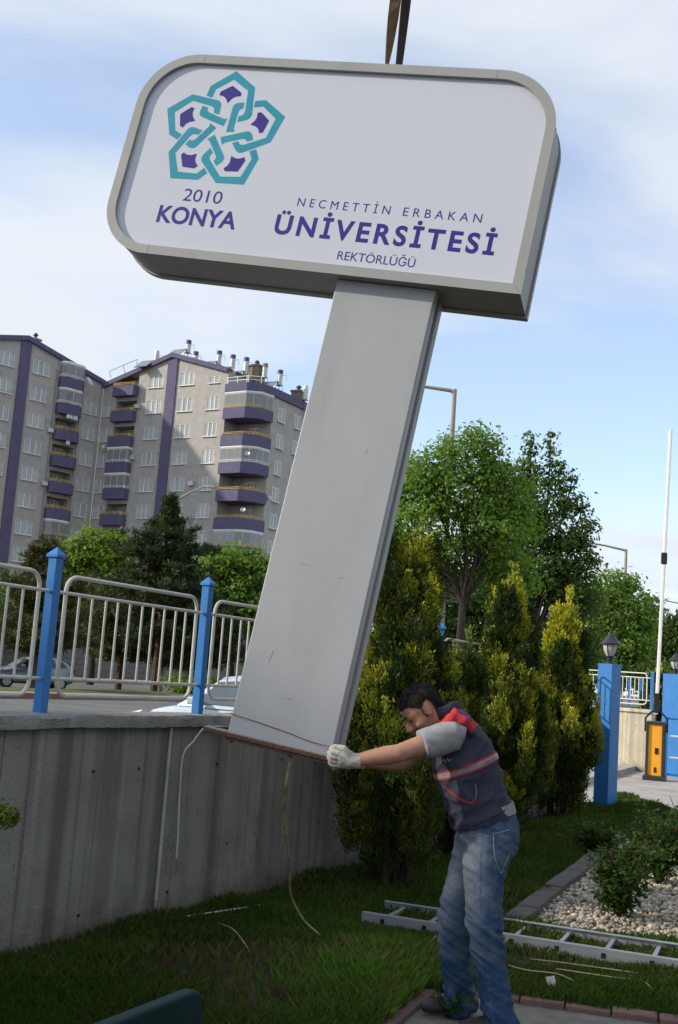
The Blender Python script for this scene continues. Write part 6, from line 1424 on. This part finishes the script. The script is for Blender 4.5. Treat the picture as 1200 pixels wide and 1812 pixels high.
trim(jt, [(873, 1475), (875, 1510), (880, 1530), (887, 1545), (893, 1530), (903, 1508)], .002, 'back_pocket', MAT['stitch'], 0.0005)
trim(jt, [(873, 1475), (885, 1473), (902, 1468)], .0022, 'back_pocket', MAT['stitch'], 0.0005)
trim(jt, [(816, 1468), (824, 1478), (838, 1481), (852, 1476)], .0025, 'front_pocket', MAT['stitch'], 0.0005)
wb = MB(); eloft(wb, [S(858, 1425, YC), S(861, 1443, YC)], [.138, .143], [.168, .172], 28, 2.3); part('shirt_hem', wb.mesh('shirt_hem'), MAT['greyshirt'])
# ---- shoes
for an, sg in ((ankN, 0.0), (ankF, 0.0)):
    sb = MB(); o = Vector((an.x, an.y, 0)); z0 = 0.010
    eloft(sb, [o+Vector((.085, 0, z0+.045)), o+Vector((.06, 0, z0+.052)), o+Vector((0, 0, z0+.056)), o+Vector((-.08, -.005, z0+.045)), o+Vector((-.15, -.01, z0+.036)), o+Vector((-.195, -.01, z0+.03))], [.028, .045, .052, .042, .034, .02], [.03, .038, .042, .046, .045, .028], 16)
    ball(sb, o+Vector((0.01, 0, .10)), 0.05)
    me = fuse(sb, .006, 3, 'shoe'); c = vcos(me); c[:, 2] = np.maximum(c[:, 2], z0); me.vertices.foreach_set('co', c.ravel()); part('shoe', me, MAT['shoe'])
# ---- gloves: palm, four bent fingers, thumb
def glove(wr, knuck, side, spread, curl_dir, thumb):
    """wr wrist, knuck centre of knuckles, side = unit vector across the palm (index -> little)"""
    gb_ = MB(); d = (knuck-wr).normalized(); nrm = side.cross(d).normalized(); nrm = nrm if nrm.dot(curl_dir) > 0 else -nrm
    eloft(gb_, [wr-d*.035, wr-d*.010, wr+d*.015, wr*.5+knuck*.5, knuck-d*.006], [.035, .036, .033, .026, .020], [.035, .036, .037, .045, .046], 18, lat=side)
    for i, (ln, o) in enumerate(((.072, -.033), (.080, -.011), (.076, .011), (.060, .032))):
        p0 = knuck+side*o-d*.012; p1 = knuck+side*(o*1.05)+d*(ln*.40)+nrm*.004*(1 if i else 2); p2 = p1+(d*.45+nrm*.90).normalized()*(ln*.40); p3 = p2+(-d*.35+nrm*.92).normalized()*(ln*.30)
        gb_.tube([p0, (p0+p1)/2-nrm*.003, p1, p1*.5+p2*.5+d*.002, p2, p3], [.0125, .0125, .0125, .0118, .0112, .0085], 10)
    t0 = wr*.62+knuck*.38-side*.030; t1 = t0-side*.028+d*.028+nrm*.012; t2 = t1+d*.036+nrm*.014+side*.004; t3 = t2+d*.022+nrm*.012+side*.008
    if thumb: gb_.tube([t0, t1, t2, t3], [.019, .0165, .0135, .009], 10)
    me = fuse(gb_, .0042, 3, 'glove'); displace(me, lambda p: .0016*mnoise.noise(p*55)); part('glove', me, MAT['gloves'])
glove(wrN, S(598, 1344, 5.425), Vector((-.10, .55, -.83)).normalized(), 0, Vector((-.3, .6, -.5)), True)
glove(wrF, S(604, 1345, 5.72), Vector((.05, -.5, -.85)).normalized(), 0, Vector((-.3, -.4, -.6)), True)
